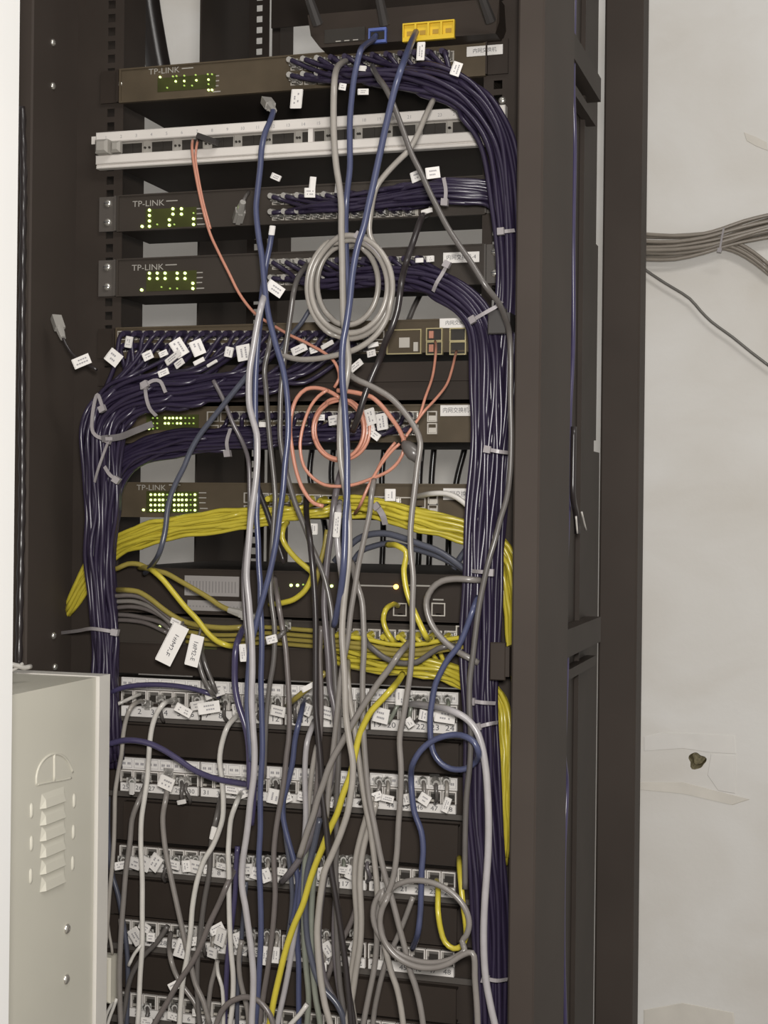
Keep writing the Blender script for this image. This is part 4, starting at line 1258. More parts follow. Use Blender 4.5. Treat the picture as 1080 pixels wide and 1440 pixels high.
cable('grey cable between the blue pair and the tall grey one, upper middle', 'dgrey', 104, [(385, 455, 90), (378, 490), (372, 520), (374, 545), (376, 577), (379, 614), (382, 642), (385, 670), (387, 700), (385, 735), (382, 780), (381, 836), (386, 880), (385, 928), (379, 965), (375, 1005), (373, 1040), (371, 1095)], 2.9)
cable('grey cable under a white tag, running from the third switch to the centre', 'dgrey', 112, [(432, 372, 40), (429, 376, 70), (418, 393, 100), (413, 411), (409, 439), (405, 467), (401, 494), (398, 522), (395, 552), (394, 586), (394, 614), (398, 642), (403, 666), (409, 688), (416, 710), (424, 730), (431, 748), (438, 768), (446, 786), (455, 808), (463, 841), (467, 868), (467, 893), (470, 928), (472, 965), (476, 1002), (476, 1037), (476, 1074), (474, 1111), (473, 1148), (474, 1185), (472, 1222), (473, 1250), (473, 1290), (474, 1330), (478, 1385), (486, 1450)], 3.0,
      tags=[(387, 406, 25, 15, 35, 124)])
cable('slim blue cable crossing diagonally to the grey one near the coil', 'slate', 84, [(440, 430), (434, 438), (424, 454), (411, 469), (400, 484), (394, 497)], 2.6)
cable('grey cable in the centre left that bends round the label and falls', 'brown', 102, [(386, 812, 70), (391, 845), (397, 882), (401, 905), (404, 940), (406, 974), (407, 1011), (406, 1039), (403, 1062), (400, 1093), (396, 1120), (391, 1148), (387, 1176), (385, 1204), (386, 1230), (387, 1257), (384, 1302), (381, 1330), (376, 1367), (371, 1397), (365, 1450)], 3.0)
cable('blue cable slanting down over the first two patch panels', 'blue', 92, [(428, 985, 30), (425, 996, 70), (420, 1017), (415, 1039), (411, 1074), (402, 1111), (397, 1135), (400, 1160), (407, 1187), (414, 1212), (419, 1240), (416, 1272), (410, 1300)], 3.1)
cable('grey slate cable forking off under the second patch panel', 'slate', 84, [(399, 1125), (399, 1150), (402, 1178), (407, 1215), (411, 1255), (409, 1290), (404, 1325)], 2.7)
cable('thick violet cable bowing left at the tag below the low switch', 'violet', 118, [(345, 880, 60), (339, 890, 100), (332, 910), (330, 947), (331, 969), (336, 993), (344, 1017), (349, 1042), (351, 1078), (351, 1110)], 3.6, tags=[(342, 918, 9, 24, -5, 128)])
cable('thick violet cable running straight beside the bowed violet one', 'violet', 108, [(349, 985, 90), (352, 1015), (356, 1050), (357, 1090), (356, 1130), (353, 1160)], 3.6)
cable('slate blue cable slanting across the fifth and sixth switch to the left', 'slate', 110, [(366, 506, 118), (357, 517, 112), (343, 534), (328, 552), (312, 572), (296, 592), (280, 613), (268, 634), (259, 656), (248, 678), (240, 698), (236, 715), (232, 748), (225, 775), (212, 797, 70), (203, 806, 40)], 3.1)
cable('blue cable from the blue router socket down past the white panel', 'blue', 140, [(529, 50, 36), (524, 56, 70), (513, 64, 110), (506, 74, 140), (502, 90), (498, 110), (495, 134), (492, 171), (492, 208), (492, 236), (489, 264), (487, 284), (486, 320, 132), (488, 380, 120), (490, 430, 110)], 3.2)
cable('bright blue cable from a yellow socket running down the centre', 'blue', 160, [(585, 45, 36), (580, 56, 80), (572, 76, 130), (563, 100), (556, 122), (549, 150), (542, 180), (536, 208), (530, 236), (524, 264), (518, 290), (512, 318), (503, 346), (496, 383), (491, 430), (487, 457), (483, 478), (481, 504), (482, 541), (484, 562), (486, 595), (488, 633), (488, 670), (488, 700), (486, 725), (485, 762), (483, 800), (478, 840, 150), (470, 880, 130)], 3.5)
cable('light grey cable from the top switch falling down the centre to the floor', 'beige', 150, [(486, 86, 40), (480, 89, 80), (473, 98, 120), (470, 118, 146), (469, 160), (470, 200), (473, 235), (477, 260), (480, 290), (480, 320), (481, 360), (482, 411), (483, 448), (486, 470), (488, 488), (490, 506), (488, 530), (484, 550, 148), (480, 575, 148), (478, 610), (479, 645), (483, 672), (487, 697), (490, 726), (491, 762), (490, 792), (487, 817), (483, 854), (481, 891), (483, 925), (485, 960), (486, 1000), (488, 1020), (491, 1040), (496, 1070), (496, 1095), (493, 1118), (489, 1142), (482, 1164), (474, 1185), (465, 1206), (457, 1224), (452, 1250), (448, 1283), (446, 1311), (448, 1348), (451, 1378), (457, 1413), (466, 1450)], 3.4)
cable('grey cable running from the top switch slantwise to the right bundle', 'dgrey', 152, [(524, 93, 40), (526, 99, 90), (532, 110, 130), (541, 122, 148), (549, 137), (559, 162), (569, 190), (579, 217), (592, 243), (604, 270), (616, 294), (629, 319), (643, 341), (663, 370), (683, 402), (700, 424, 140), (710, 446, 120), (716, 468, 100), (718, 500, 94), (718, 560, 92), (719, 620, 92), (717, 670, 94), (712, 703, 98), (704, 729, 102), (696, 760, 106), (687, 790, 108), (679, 825, 108), (673, 857, 108), (669, 888, 108), (665, 923, 108), (661, 953, 108), (660, 994, 108), (662, 1031, 108), (661, 1071, 108), (656, 1122, 108), (654, 1183, 108), (654, 1250, 108)], 3.0)
cable('long grey cable from under the 48 port switch down into the low loop', 'grey', 136, [(488, 522, 120), (500, 533), (520, 542), (535, 550), (549, 559), (564, 574), (577, 591), (586, 606), (591, 622), (587, 655), (583, 690), (579, 723), (577, 754), (578, 780), (581, 811), (580, 851), (580, 892), (578, 933), (573, 973), (568, 1004), (562, 1038), (564, 1081), (563, 1122), (560, 1163), (558, 1200), (553, 1234), (545, 1257), (535, 1272)] +
      ellipse(596, 1294, 73, 58, 200, 20, 134, 14, 0.35) + ellipse(599, 1288, 63, 47, 15, -160, 128, 14, 0.42) + ellipse(600, 1299, 66, 62, -165, -330, 142, 14, 0.3) + [(664, 1340, 142), (668, 1380, 142), (672, 1450, 142)], 3.1)
cable('grey cable dropping from the low loop to the floor, in the middle', 'grey', 128, [(535, 1268), (529, 1290), (530, 1322), (526, 1363), (520, 1393), (512, 1434), (509, 1455)], 3.1)
cable('beige cable from mid centre running down through the low loop', 'beige', 120, [(489, 930, 70), (489, 956), (492, 984), (497, 1014), (502, 1048), (508, 1092), (514, 1132), (521, 1167), (526, 1204), (530, 1244), (532, 1281), (539, 1322), (549, 1363), (559, 1393), (568, 1450)], 3.2)
cable('grey cable between the two centre greys, ending below the low loop', 'grey', 126, [(494, 790, 100), (502, 821), (509, 845), (511, 873), (512, 910), (510, 947), (510, 984), (511, 1025), (513, 1060), (515, 1085), (519, 1122), (527, 1163), (535, 1204), (543, 1237), (552, 1267), (561, 1302), (569, 1332), (576, 1363), (586, 1393), (596, 1450)], 3.2)
cable('thick pale cable pair, outer strand, below the second patch panel', 'beige', 112, [(523, 1120), (515, 1150), (507, 1178), (501, 1205), (499, 1231), (500, 1262), (502, 1293), (500, 1328), (496, 1357), (493, 1385), (495, 1413), (500, 1450)], 3.4)
cable('thick pale cable pair, inner strand, below the second patch panel', 'beige', 117, [(529, 1128), (521, 1158), (513, 1184), (508, 1210), (506, 1240), (507, 1265), (508, 1298), (506, 1332), (501, 1362), (497, 1390), (492, 1420), (486, 1450)], 3.4)
cable('grey cable from beside the low switch slanting to the lower left', 'grey', 144, [(580, 898, 60), (575, 904, 110), (559, 923), (547, 941), (533, 959), (519, 980), (505, 1002), (492, 1024), (480, 1046), (470, 1063), (461, 1083), (454, 1104), (448, 1120), (440, 1148), (433, 1167), (426, 1189), (421, 1205)], 3.3)
cable('short pale cable dropping behind the slanted grey one, first patch panel', 'lilac', 90, [(442, 1014, 40), (438, 1024, 80), (432, 1043), (429, 1074), (429, 1111), (430, 1139), (429, 1167), (427, 1188)], 3.1)
cable('second short pale cable close beside the first, second patch panel', 'beige', 82, [(446, 1048), (443, 1060), (439, 1083), (435, 1120), (432, 1157), (430, 1180)], 2.9)
cable('thin grey cable falling from the plastic clip beside the sixth switch', 'grey', 132, [(526, 675, 120), (523, 690), (520, 720), (512, 758), (504, 795), (499, 826), (493, 863), (489, 900), (483, 930), (478, 962), (474, 1005), (468, 1060), (462, 1110), (459, 1150)], 3.0)
cable('dark grey cable sagging between the yellow strands of the low switch', 'dgrey', 86, [(512, 896, 60), (520, 909), (530, 917), (541, 925), (561, 932), (586, 931), (602, 921), (616, 912), (628, 909), (640, 906, 60)], 3.1)
cable('grey loop curving out of the purple bundle before the firewall appliance', 'grey', 88, [(675, 816, 82), (660, 815), (643, 814), (622, 817), (608, 827), (600, 843), (600, 857), (606, 876), (618, 894), (632, 908), (647, 918), (661, 926), (672, 932, 84)], 3.4)
cable('white cable rising from the first patch panel and down the purple bundle', 'lilac', 116, [(570, 990, 16), (582, 990, 50), (606, 993, 86), (634, 999), (655, 1010), (669, 1026), (677, 1047), (683, 1081), (686, 1122), (687, 1163), (686, 1204), (683, 1248), (681, 1280), (680, 1312), (681, 1353), (684, 1383), (691, 1420), (698, 1455)], 3.7)
cable('blue cable looping once below the first patch panel at the bundle', 'blue', 104, [(672, 840, 90), (666, 855), (656, 883), (645, 908), (630, 927), (618, 949), (612, 963), (608, 984), (605, 1008), (606, 1041), (610, 1059), (620, 1073), (634, 1081), (655, 1081), (668, 1072), (673, 1058, 126), (667, 1044, 128), (655, 1036, 126), (641, 1033, 122), (622, 1036, 120), (606, 1043, 118), (592, 1055, 118), (581, 1073, 118), (578, 1092), (579, 1114), (583, 1143), (592, 1168), (595, 1193), (593, 1224), (592, 1259), (591, 1284), (588, 1310), (580, 1334, 70)], 3.2)
cable('short yellow cable hanging in a U at the third patch panel edge', 'yellow', 92, [(646, 1206, 40), (646, 1218, 76), (648, 1240), (651, 1270, 98), (655, 1300, 100), (655, 1318), (649, 1330), (638, 1334), (626, 1325), (620, 1308), (616, 1281), (616, 1252, 76), (614, 1238, 30)], 3.0)
cable('yellow cable hooking from the dark blue curve to the low switch ports', 'yellow', 96, [(545, 766, 70), (560, 768), (571, 776), (568, 800), (569, 815), (573, 835), (581, 856), (590, 876), (598, 893), (606, 898, 20)], 3.1)
cable('short yellow cable rising from the low switch to the firewall socket', 'yellow', 60, [(560, 852, 10), (552, 850, 40), (542, 858), (539, 872), (544, 888), (551, 899), (556, 904, 30)], 2.9)
cable('bright yellow cable slanting across the lower patch panels to the floor', 'yellow', 128, [(566, 948, 80), (561, 957, 100), (549, 971), (537, 984), (522, 1000), (513, 1016), (505, 1035), (499, 1062), (492, 1092), (483, 1115), (474, 1144), (463, 1167), (453, 1193), (444, 1215), (435, 1241), (426, 1272), (413, 1302), (401, 1339), (392, 1376), (385, 1407), (379, 1440), (376, 1455)], 3.4)
cable('yellow cable curling under the sixth switch and back to the firewall', 'yellow', 76, [(404, 735, 50), (398, 744), (397, 757), (405, 772), (418, 787), (431, 798), (439, 806), (437, 815), (429, 830), (413, 843), (396, 848), (380, 850, 40)], 3.1)
cable('short yellow cable standing between the black cables above the firewall', 'dyellow', 70, [(460, 745), (456, 770), (450, 792), (446, 812), (442, 830, 40)], 2.7)
cable('short yellow patch cable with a white end crossing the first patch panel', 'dyellow', 74, [(458, 945), (450, 954), (440, 962), (428, 972), (416, 982), (404, 992, 30)], 3.0, tags=[(434, 966, 20, 7, -30, 82)])
cable('dark blue cable arching under the right yellow sweep', 'slate', 44, [(470, 790), (480, 778), (491, 768), (503, 758), (518, 752), (541, 750), (565, 756), (592, 766), (614, 774), (634, 786), (653, 800), (668, 812)], 3.6)
cable('second dark blue cable arching just under the first', 'slate', 36, [(496, 790), (508, 775), (526, 768), (545, 764), (565, 768), (590, 774), (615, 782), (640, 794), (660, 806)], 3.2)
cable('slate cable sloping up to the purple bundle above the firewall', 'slate', 30, [(638, 800), (645, 788), (652, 778), (660, 767), (668, 758)], 3.6)
cable('white sleeved cable curving over the name label of the sixth switch', 'white', 66, [(583, 699, 14), (592, 697, 40), (610, 694), (628, 694), (643, 700), (657, 711), (666, 721), (674, 732)], 2.9)

# blue and grey ones along the left of centre, low down
cable('slate cable of the bottom fan, curving to the lower centre', 'slate', 118, [(450, 1150), (441, 1192), (433, 1222), (430, 1253), (430, 1290), (432, 1318), (437, 1344), (443, 1367), (453, 1389), (464, 1400), (477, 1417), (486, 1450)], 3.3)
cable('grey green cable of the bottom fan, left strand', 'greygreen', 108, [(432, 1180), (428, 1230), (427, 1289), (428, 1330), (431, 1367), (434, 1404), (431, 1450)], 3.2)
cable('grey green cable of the bottom fan, right strand', 'greygreen', 112, [(446, 1200), (441, 1237), (438, 1283), (438, 1320), (440, 1367), (444, 1404), (451, 1450)], 3.2)
cable('pale grey cable left of the bright yellow one, at the bottom', 'lilac', 114, [(418, 1290), (413, 1320), (407, 1357), (400, 1394), (392, 1431), (389, 1455)], 3.1)
cable('blue cable of the bottom fan, straight down to the floor', 'blue', 100, [(444, 1150), (434, 1192), (426, 1225), (421, 1262), (418, 1318), (420, 1357), (420, 1394), (420, 1455)], 3.1)
cable('mauve cable slanting right through the bottom fan', 'mauve', 106, [(474, 1240, 96), (470, 1300), (471, 1345), (476, 1385), (480, 1412), (483, 1455)], 3.1)
cable('short mauve cable bowing left in the bottom fan', 'mauve', 100, [(463, 1205), (456, 1240), (450, 1285), (449, 1322), (452, 1352), (458, 1380), (470, 1404), (478, 1422)], 3.0)
cable('grey cable crossing diagonally behind the low loop', 'grey', 100, [(581, 1261), (571, 1288), (557, 1322), (545, 1347), (532, 1393), (524, 1450)], 2.9)
cable('grey cable leaning to the thick pale pair, fourth patch panel', 'brown', 96, [(501, 1275), (497, 1288), (487, 1311), (477, 1330), (468, 1352), (460, 1378)], 2.9)
cable('short white cable crossing the bottom edge under the fan', 'white', 126, [(432, 1412), (422, 1426), (409, 1440), (400, 1452)], 2.6)
cable('brown pink cable arching along the bottom edge before the lowest panel', 'brown', 136, [(300, 1455), (309, 1428), (320, 1412), (335, 1404), (348, 1402), (363, 1407), (375, 1419), (383, 1436), (386, 1455)], 3.1)
cable('grey cable curving behind the pale ones near the bottom centre', 'grey', 84, [(340, 1322), (336, 1345), (337, 1372), (342, 1396), (348, 1420), (350, 1450)], 2.9)

# left lower field: pale cables from the first panel
cable('pale grey cable from the second port of the first patch panel, nearest the enclosure', 'beige', 66, [(206, 990, 12), (197, 986, 40), (184, 995), (177, 1013), (173, 1035), (171, 1059), (166, 1087), (162, 1114), (161, 1151), (160, 1185), (157, 1226), (154, 1254), (152, 1282), (150, 1310), (148, 1330)], 2.6, p0='clear')
cable('white cable from the fourth port of the first patch panel to the floor', 'white', 72, [(246, 986, 12), (238, 986, 40), (229, 991), (221, 1002), (215, 1018), (211, 1040), (209, 1068), (207, 1096), (203, 1124), (199, 1151), (198, 1189), (200, 1236), (200, 1282), (200, 1328), (197, 1374), (195, 1421), (193, 1455)], 3.0, p0='clear', tags=[(258, 999, 24, 12, 28, 66)])
cable('white cable emerging at the blue group and swinging left to the floor', 'white', 78, [(338, 1002, 30), (331, 1009, 60), (320, 1022), (312, 1046), (309, 1068), (312, 1096), (314, 1124), (313, 1151), (306, 1174), (298, 1192), (288, 1208), (278, 1236), (271, 1273), (268, 1310), (263, 1347), (258, 1374), (255, 1402), (252, 1455)], 3.0, p0='clear')
cable('white cable with kinks from the second patch panel, left of the blue pair', 'white', 88, [(340, 1108, 16), (339, 1114, 50), (333, 1128), (325, 1151), (322, 1182), (321, 1200), (322, 1226), (322, 1263), (323, 1300), (325, 1337), (328, 1374), (327, 1411), (323, 1455)], 2.9, p0='clear')
cable('grey cable leaving the second patch panel under the purple one to the floor', 'grey', 60, [(206, 1095, 14), (203, 1108, 44), (194, 1129), (186, 1151), (183, 1182), (177, 1226), (174, 1263), (171, 1300), (169, 1337), (168, 1374), (169, 1421), (170, 1455)], 3.2, p0='clear')
cable('grey cable under the crumpled tag of the second patch panel', 'grey', 70, [(237, 1088, 14), (237, 1100, 44), (233, 1124), (229, 1148), (231, 1182), (236, 1213), (242, 1241), (249, 1273), (255, 1300), (261, 1328), (268, 1356), (275, 1384), (286, 1408), (295, 1440)], 3.1, p0='clear', tags=[(234, 1101, 22, 18, 20, 64)])
cable('grey cable with a printed sleeve low on the second patch panel', 'dgrey', 66, [(314, 1110, 14), (310, 1124, 44), (305, 1148), (299, 1175), (296, 1200), (294, 1230), (288, 1263), (283, 1300), (278, 1347), (277, 1384), (279, 1421), (281, 1455)], 3.1, tags=[(300, 1172, 8, 18, 12, 74)])
cable('brownish grey cable slanting from the third panel down to the left', 'brown', 92, [(334, 1214, 20), (330, 1222, 60), (320, 1243), (307, 1273), (294, 1300), (283, 1328), (270, 1354), (252, 1380), (236, 1408), (219, 1437), (210, 1455)], 3.2)
cable('dark grey cable slanting behind the white ones to the lower left corner', 'dgrey', 50, [(236, 1302), (231, 1310), (218, 1328), (203, 1343), (188, 1365), (181, 1384), (176, 1415), (170, 1450)], 3.0)
cable('thin white cable ending at the tags of the fourth patch panel', 'white', 76, [(202, 1320, 40), (197, 1331), (190, 1340), (186, 1347), (181, 1358)], 2.0)
cable('short grey cable dropping from the fourth panel with a small tag', 'grey', 64, [(240, 1312, 14), (238, 1330, 44), (240, 1348), (246, 1367), (254, 1382), (264, 1396), (275, 1412), (282, 1440)], 2.9, tags=[(244, 1387, 13, 12, -30, 80)])
cable('thin white cable hanging under the big tag cluster of the fourth panel', 'white', 74, [(304, 1338, 20), (305, 1352, 56), (307, 1371), (312, 1387), (314, 1411), (314, 1450)], 2.2)
cable('grey cable behind the big tag cluster of the fourth panel', 'grey', 58, [(306, 1350), (302, 1366), (297, 1384), (294, 1406), (291, 1450)], 2.8)
cable('slate cable at the far left of the lower panels, behind the grey one', 'slate', 40, [(152, 1120), (152, 1170), (157, 1226), (166, 1258), (172, 1290), (178, 1330), (180, 1375), (178, 1450)], 2.9)
cable('violet cable falling behind the kinked white one, low down', 'violet', 66, [(334, 1190), (332, 1220), (331, 1250), (327, 1291), (321, 1337), (318, 1384), (316, 1450)], 3.0)
cable('thin violet cable beside the thin white one at the bottom left', 'slate', 56, [(346, 1240), (342, 1290), (338, 1340), (334, 1400), (333, 1450)], 2.6)
cable('violet cable lying level across the first patch panel ports', 'violet', 62, [(152, 978, 40), (160, 972), (173, 967), (205, 963), (242, 964), (273, 969), (294, 975), (308, 980, 40)], 2.9)
cable('violet cable drooping across the first cable manager to the blue group', 'violet', 84, [(150, 1047), (177, 1041), (205, 1044), (227, 1053), (251, 1068), (273, 1083), (303, 1095), (335, 1101), (352, 1104, 90)], 3.4)
cable('dark grey cable pair beside the hand written tags, first strand', 'dgrey', 66, [(278, 905, 30), (279, 925), (282, 940), (288, 957), (297, 973), (304, 982, 40)], 2.8)
cable('dark grey cable pair beside the hand written tags, second strand', 'dgrey', 60, [(284, 905, 30), (286, 925), (290, 938), (296, 953), (302, 968), (306, 978, 40)], 2.6)
cable('white sheathed stub poking out at the first panel towards the enclosure', 'white', 50, [(198, 976, 12), (188, 980, 36), (170, 988), (153, 995)], 2.2)

# beige and yellow cables on the firewall's left part
cable('yellow cable with a clear end sloping over the rating plate', 'dyellow', 70, [(196, 798, 40), (206, 799, 60), (220, 803), (233, 806), (253, 817), (274, 829), (294, 841), (310, 852), (326, 859), (340, 863)], 3.0, p1='clear')
cable('yellow cable crossing steeply over the rating plate to the low switch', 'yellow', 82, [(210, 800, 60), (217, 804), (229, 815), (247, 837), (261, 854), (278, 872), (292, 890), (306, 902), (318, 907), (333, 909, 50)], 3.1)
cable('muted yellow cable from the purple bundle level to the blue group', 'dyellow', 74, [(158, 830, 36), (180, 830), (194, 832), (210, 841), (229, 856), (247, 868), (265, 876), (290, 881), (318, 883), (340, 882)], 3.0, tags=[(247, 875, 15, 8, 20, 80)])
cable('muted yellow cable arching out behind the purple bundle to the post side', 'dyellow', 50, [(155, 802, 30), (166, 799), (180, 793), (197, 794), (210, 801)], 2.9)
for i, pts in enumerate(([(158, 838), (190, 838), (208, 845), (228, 860), (246, 874), (262, 884)], [(158, 846), (190, 846), (214, 855), (238, 874), (250, 884)], [(158, 855), (185, 853), (210, 858), (232, 870), (246, 886)], [(158, 864), (180, 865), (199, 868), (225, 875), (241, 887)], [(158, 872), (178, 872), (205, 876), (236, 890)])):
    cable('beige grey cable of the loose strand leaving the purple bundle at the low switch', 'brown' if i != 1 else 'grey', 54 - 6 * i, pts, 2.6, group='beige grey cables beside the left-hand bundle')
for i, (yy, dd) in enumerate(((884, 40), (892, 36), (899, 32), (906, 28))):
    cable('muted yellow cable lying level along the low switch face', 'dyellow', dd, [(262, yy - 4), (290, yy), (320, yy + 1), (345, yy), (370, yy - 2), (430, yy + 2), (455, yy + 4)], 2.5, group='muted yellow cables along the low switch')
for i, (ya, yb) in enumerate(((908, 892), (916, 902), (922, 912))):
    cable('muted yellow cable fanning over the ports of the low switch', 'dyellow' if i else 'yellow', 58 + 4 * i, [(470, ya - 14), (510, ya - 10), (550, ya - 2), (590, ya - 2), (625, ya - 8), (652, ya - 12)], 2.6, group='muted yellow fan on the low switch')
t1 = cable('grey cable stub carrying the first and steeper hand written tag', 'dgrey', 84, [(258, 872, 70), (256, 880), (250, 890), (244, 902), (240, 915)], 1.6)
for px, py, w_, h_, an, hs in ((242, 906, 23, 60, 28, t1),):
    tag(hs, px, py, w_, h_, an, 96, text='1#M2-E')
t2 = cable('grey cable stub carrying the second and more upright hand written tag', 'dgrey', 88, [(282, 878, 70), (281, 890), (276, 905), (273, 920)], 1.6)
tag(t2, 273.5, 915, 19, 44, 13, 100, text='1#M2-E')
cable('loose cable with a clear plug and white sleeve beside the low switch', 'dgrey', 106, [(402, 880, 70), (398, 890), (391, 896), (381, 900), (370, 905, 90)], 2.8, p0='clear', tags=[(382, 899, 15, 11, -15, 114)])
cable('grey cable stub with a lone clear plug before the second switch', 'dgrey', 50, [(338, 296, 34), (341, 286, 44), (345, 277, 40), (350, 270, 20)], 2.0, p0='clear')
cable('dark cable with a tag hanging loose beside the left rack post', 'dark', 90, [(84, 462, 84), (88, 474), (96, 490), (106, 502), (116, 508), (136, 520, 92)], 1.8, p0='clear', tags=[(115, 508, 25, 15, -25, 98)])
cable('clear topped cable with a long white tag behind the bright blue cable', 'lilac', 120, [(478, 706, 90), (476, 722), (474, 745), (475, 768), (478, 790), (482, 820, 100)], 3.4, tags=[(474, 738, 9, 34, 4, 132)])
cable('cable with a paper flag in the middle of the first patch panel', 'greygreen', 52, [(564, 990, 10), (563, 984, 44), (558, 994), (552, 1006), (546, 1016)], 2.4, p0='clear', tags=[(563, 980, 13, 22, 0, 60), (536, 1006, 22, 20, 10, 64)])

# stubs in the lower panels: patch cords that leave their port and turn down behind their tags
STUBS = [('first', 983, [(302, 975, 32, 11, -20), (294, 995, 30, 16, -10), (278, 992, 22, 12, -12), (391, 1000, 22, 14, 8), (432, 998, 12, 16, 20), (459, 1002, 22, 16, 10), (576, 1016, 10, 13, -35), (596, 1006, 12, 14, 10), (626, 1007, 28, 18, 5), (614, 1000, 14, 12, -30), (332, 1000, 10, 20, -8)]),
         ('second', 1098, [(185, 1109, 7, 17, 0), (255, 1128, 14, 6, -15), (326, 1110, 22, 12, 8), (344, 1113, 16, 16, -20), (386, 1120, 18, 20, 12), (404, 1122, 12, 12, -25), (463, 1131, 10, 8, 5), (530, 1120, 14, 12, -20), (545, 1123, 17, 9, 10), (571, 1124, 12, 14, -15), (597, 1124, 15, 14, 30), (628, 1132, 9, 20, 18), (425, 1120, 12, 12, 10)]),
         ('third', 1208, [(170, 1217, 18, 11, -12), (189, 1214, 18, 16, 8), (202, 1214, 20, 20, 14), (218, 1213, 18, 22, 32), (244, 1216, 20, 12, 4), (262, 1218, 12, 16, -8), (275, 1219, 22, 18, 2), (292, 1222, 12, 12, -14), (312, 1218, 18, 8, 4), (347, 1222, 18, 14, -8), (362, 1229, 18, 16, 16), (374, 1231, 14, 18, -24), (397, 1226, 14, 10, 4), (452, 1228, 14, 16, -18), (493, 1227, 12, 18, 18), (483, 1224, 14, 9, 0)]),
         ('fourth', 1312, [(191, 1317, 18, 24, -35), (203, 1304, 18, 11, 22), (212, 1318, 12, 12, 0), (255, 1334, 16, 26, 18), (270, 1324, 16, 12, -8), (305, 1306, 20, 12, -30), (310, 1318, 16, 24, 14), (298, 1340, 15, 14, 4), (334, 1322, 12, 20, -22), (373, 1344, 9, 26, 6), (387, 1343, 11, 22, 4), (461, 1335, 14, 20, -35), (456, 1360, 6, 12, 0), (498, 1332, 12, 14, 25)]),
         ('lowest', 1416, [(206, 1436, 18, 10, 0), (245, 1430, 22, 10, 4), (276, 1424, 10, 10, 0)])]
rs = random.Random(3)
for nm, py, lst in STUBS:
    for k, (tx, ty, w_, h_, an) in enumerate(sorted(lst)):
        x = tx + rs.uniform(-3, 3)
        c0 = rs.choice(['grey', 'dgrey', 'beige', 'greygreen'])
        yb = max(ty + h_ * 0.4, py + 10)
        cable('short patch cord with crumpled white tag, %s from left on %s patch panel' % (ORD[k], nm), c0, 30, [(x, py, 10), (x + 1, py + 2, 26), (x + 2, py + 8, 36), (tx, (py + yb) / 2 + 4, 38), (tx + rs.uniform(-3, 3), yb + 1, 28)], 2.2, p0='clear',
              tags=[(tx, ty, w_, h_, an, 48 + rs.uniform(0, 6))], group='tagged patch cords in the %s patch panel' % nm)
for nm, py, xs_ in (('first', 983, (226, 316, 366, 416, 508, 588)), ('second', 1098, (262, 366, 470, 506, 612)), ('third', 1208, (232, 334, 424, 516)), ('fourth', 1312, (286, 352, 420))):
    for k, x in enumerate(xs_):
        c0 = rs.choice(['dgrey', 'dgrey', 'mauve'])
        cable('short untagged patch cord, %s from left on the %s patch panel' % (ORD[k], nm), c0, 30, [(x, py, 10), (x + 1, py + 3, 22), (x + rs.uniform(-2, 4), py + 12, 30), (x + rs.uniform(-3, 5), py + 24, 28), (x + rs.uniform(-4, 6), py + 32, 14)], 2.2, p0='clear', group='untagged patch cords in the %s patch panel' % nm)

# ------------------------------------------------------------------ ties
ztie('pale tie hooked on the upper purple mass near the left post', [(145, 575, 122), (137, 555, 118), (130, 585, 114), (131, 608, 112), (142, 616, 112), (158, 617, 112)], 112, head=None)
ztie('pale tie with a square head curling on the upper purple mass', [(204, 543, 116), (206, 560, 116), (211, 575, 112), (220, 585, 104)], 116)
ztie('short pale tie under a small tag on the upper purple mass', [(205, 541, 118), (216, 535, 118), (225, 536, 118), (233, 552, 116)], 118)
ztie('wide grey strap around the lower edge of the upper purple mass', [(150, 617, 108), (170, 614, 104), (190, 606, 100), (215, 596, 92)], 104, 3.6, m='tiedark')
ztie('yellowish strap end hanging from the grey strap at the left post', [(153, 619, 106), (145, 640, 104), (138, 660, 100), (133, 678, 92)], 104, 1.4)
ztie('pale tie where the lower purple mass turns into the left bundle', [(165, 675, 92), (155, 668, 96), (147, 656, 94)], 94)
ztie('curved pale tie hanging below the lower purple mass', [(321, 638, 84), (319, 622, 86), (324, 603, 78)], 84)
ztie('long pale tie from the post screw round the left bundle', [(163, 889, 84), (146, 886, 90), (130, 884, 86), (110, 887, 60), (86, 890, 20)], 84)
ztie('pale tie across the purple bundle beside the white fibre panel', [(705, 326, 76), (714, 325, 76), (724, 324, 70)], 70)
ztie('pale tie crossing the purple cables of the second switch', [(626, 285, 68), (627, 268, 70), (624, 250, 66)], 68)
ztie('pale tie crossing the purple arch of the third switch', [(629, 372, 90), (622, 385, 92), (614, 398, 92), (609, 410, 86)], 90)
ztie('pale tie where the purple arch meets the right-hand bundle', [(665, 450, 92), (682, 440, 96), (698, 431, 92), (706, 424, 80)], 92)
ztie('pale tie across the right-hand bundle beside the fifth switch', [(686, 632, 96), (702, 635, 96), (718, 637, 80)], 96)
ztie('pale tie across the right-hand bundle beside the firewall', [(690, 805, 96), (676, 804, 96), (664, 803, 86)], 96)
ztie('pale tie across the right-hand bundle beside the first patch panel', [(664, 986, 96), (680, 988, 98), (697, 989, 84)], 96)
ztie('pale tie across the right-hand bundle under the first patch panel', [(672, 1022, 96), (688, 1018, 96), (700, 1016, 80)], 96)
ztie('pale tie across the right-hand bundle near the bottom edge', [(683, 1376, 104), (698, 1379, 98), (714, 1377, 82)], 98)
ztie('pale strap round the right yellow sweep beside the sixth switch', [(530, 712, 72), (538, 724, 74), (542, 738, 68)], 72, 3.2)
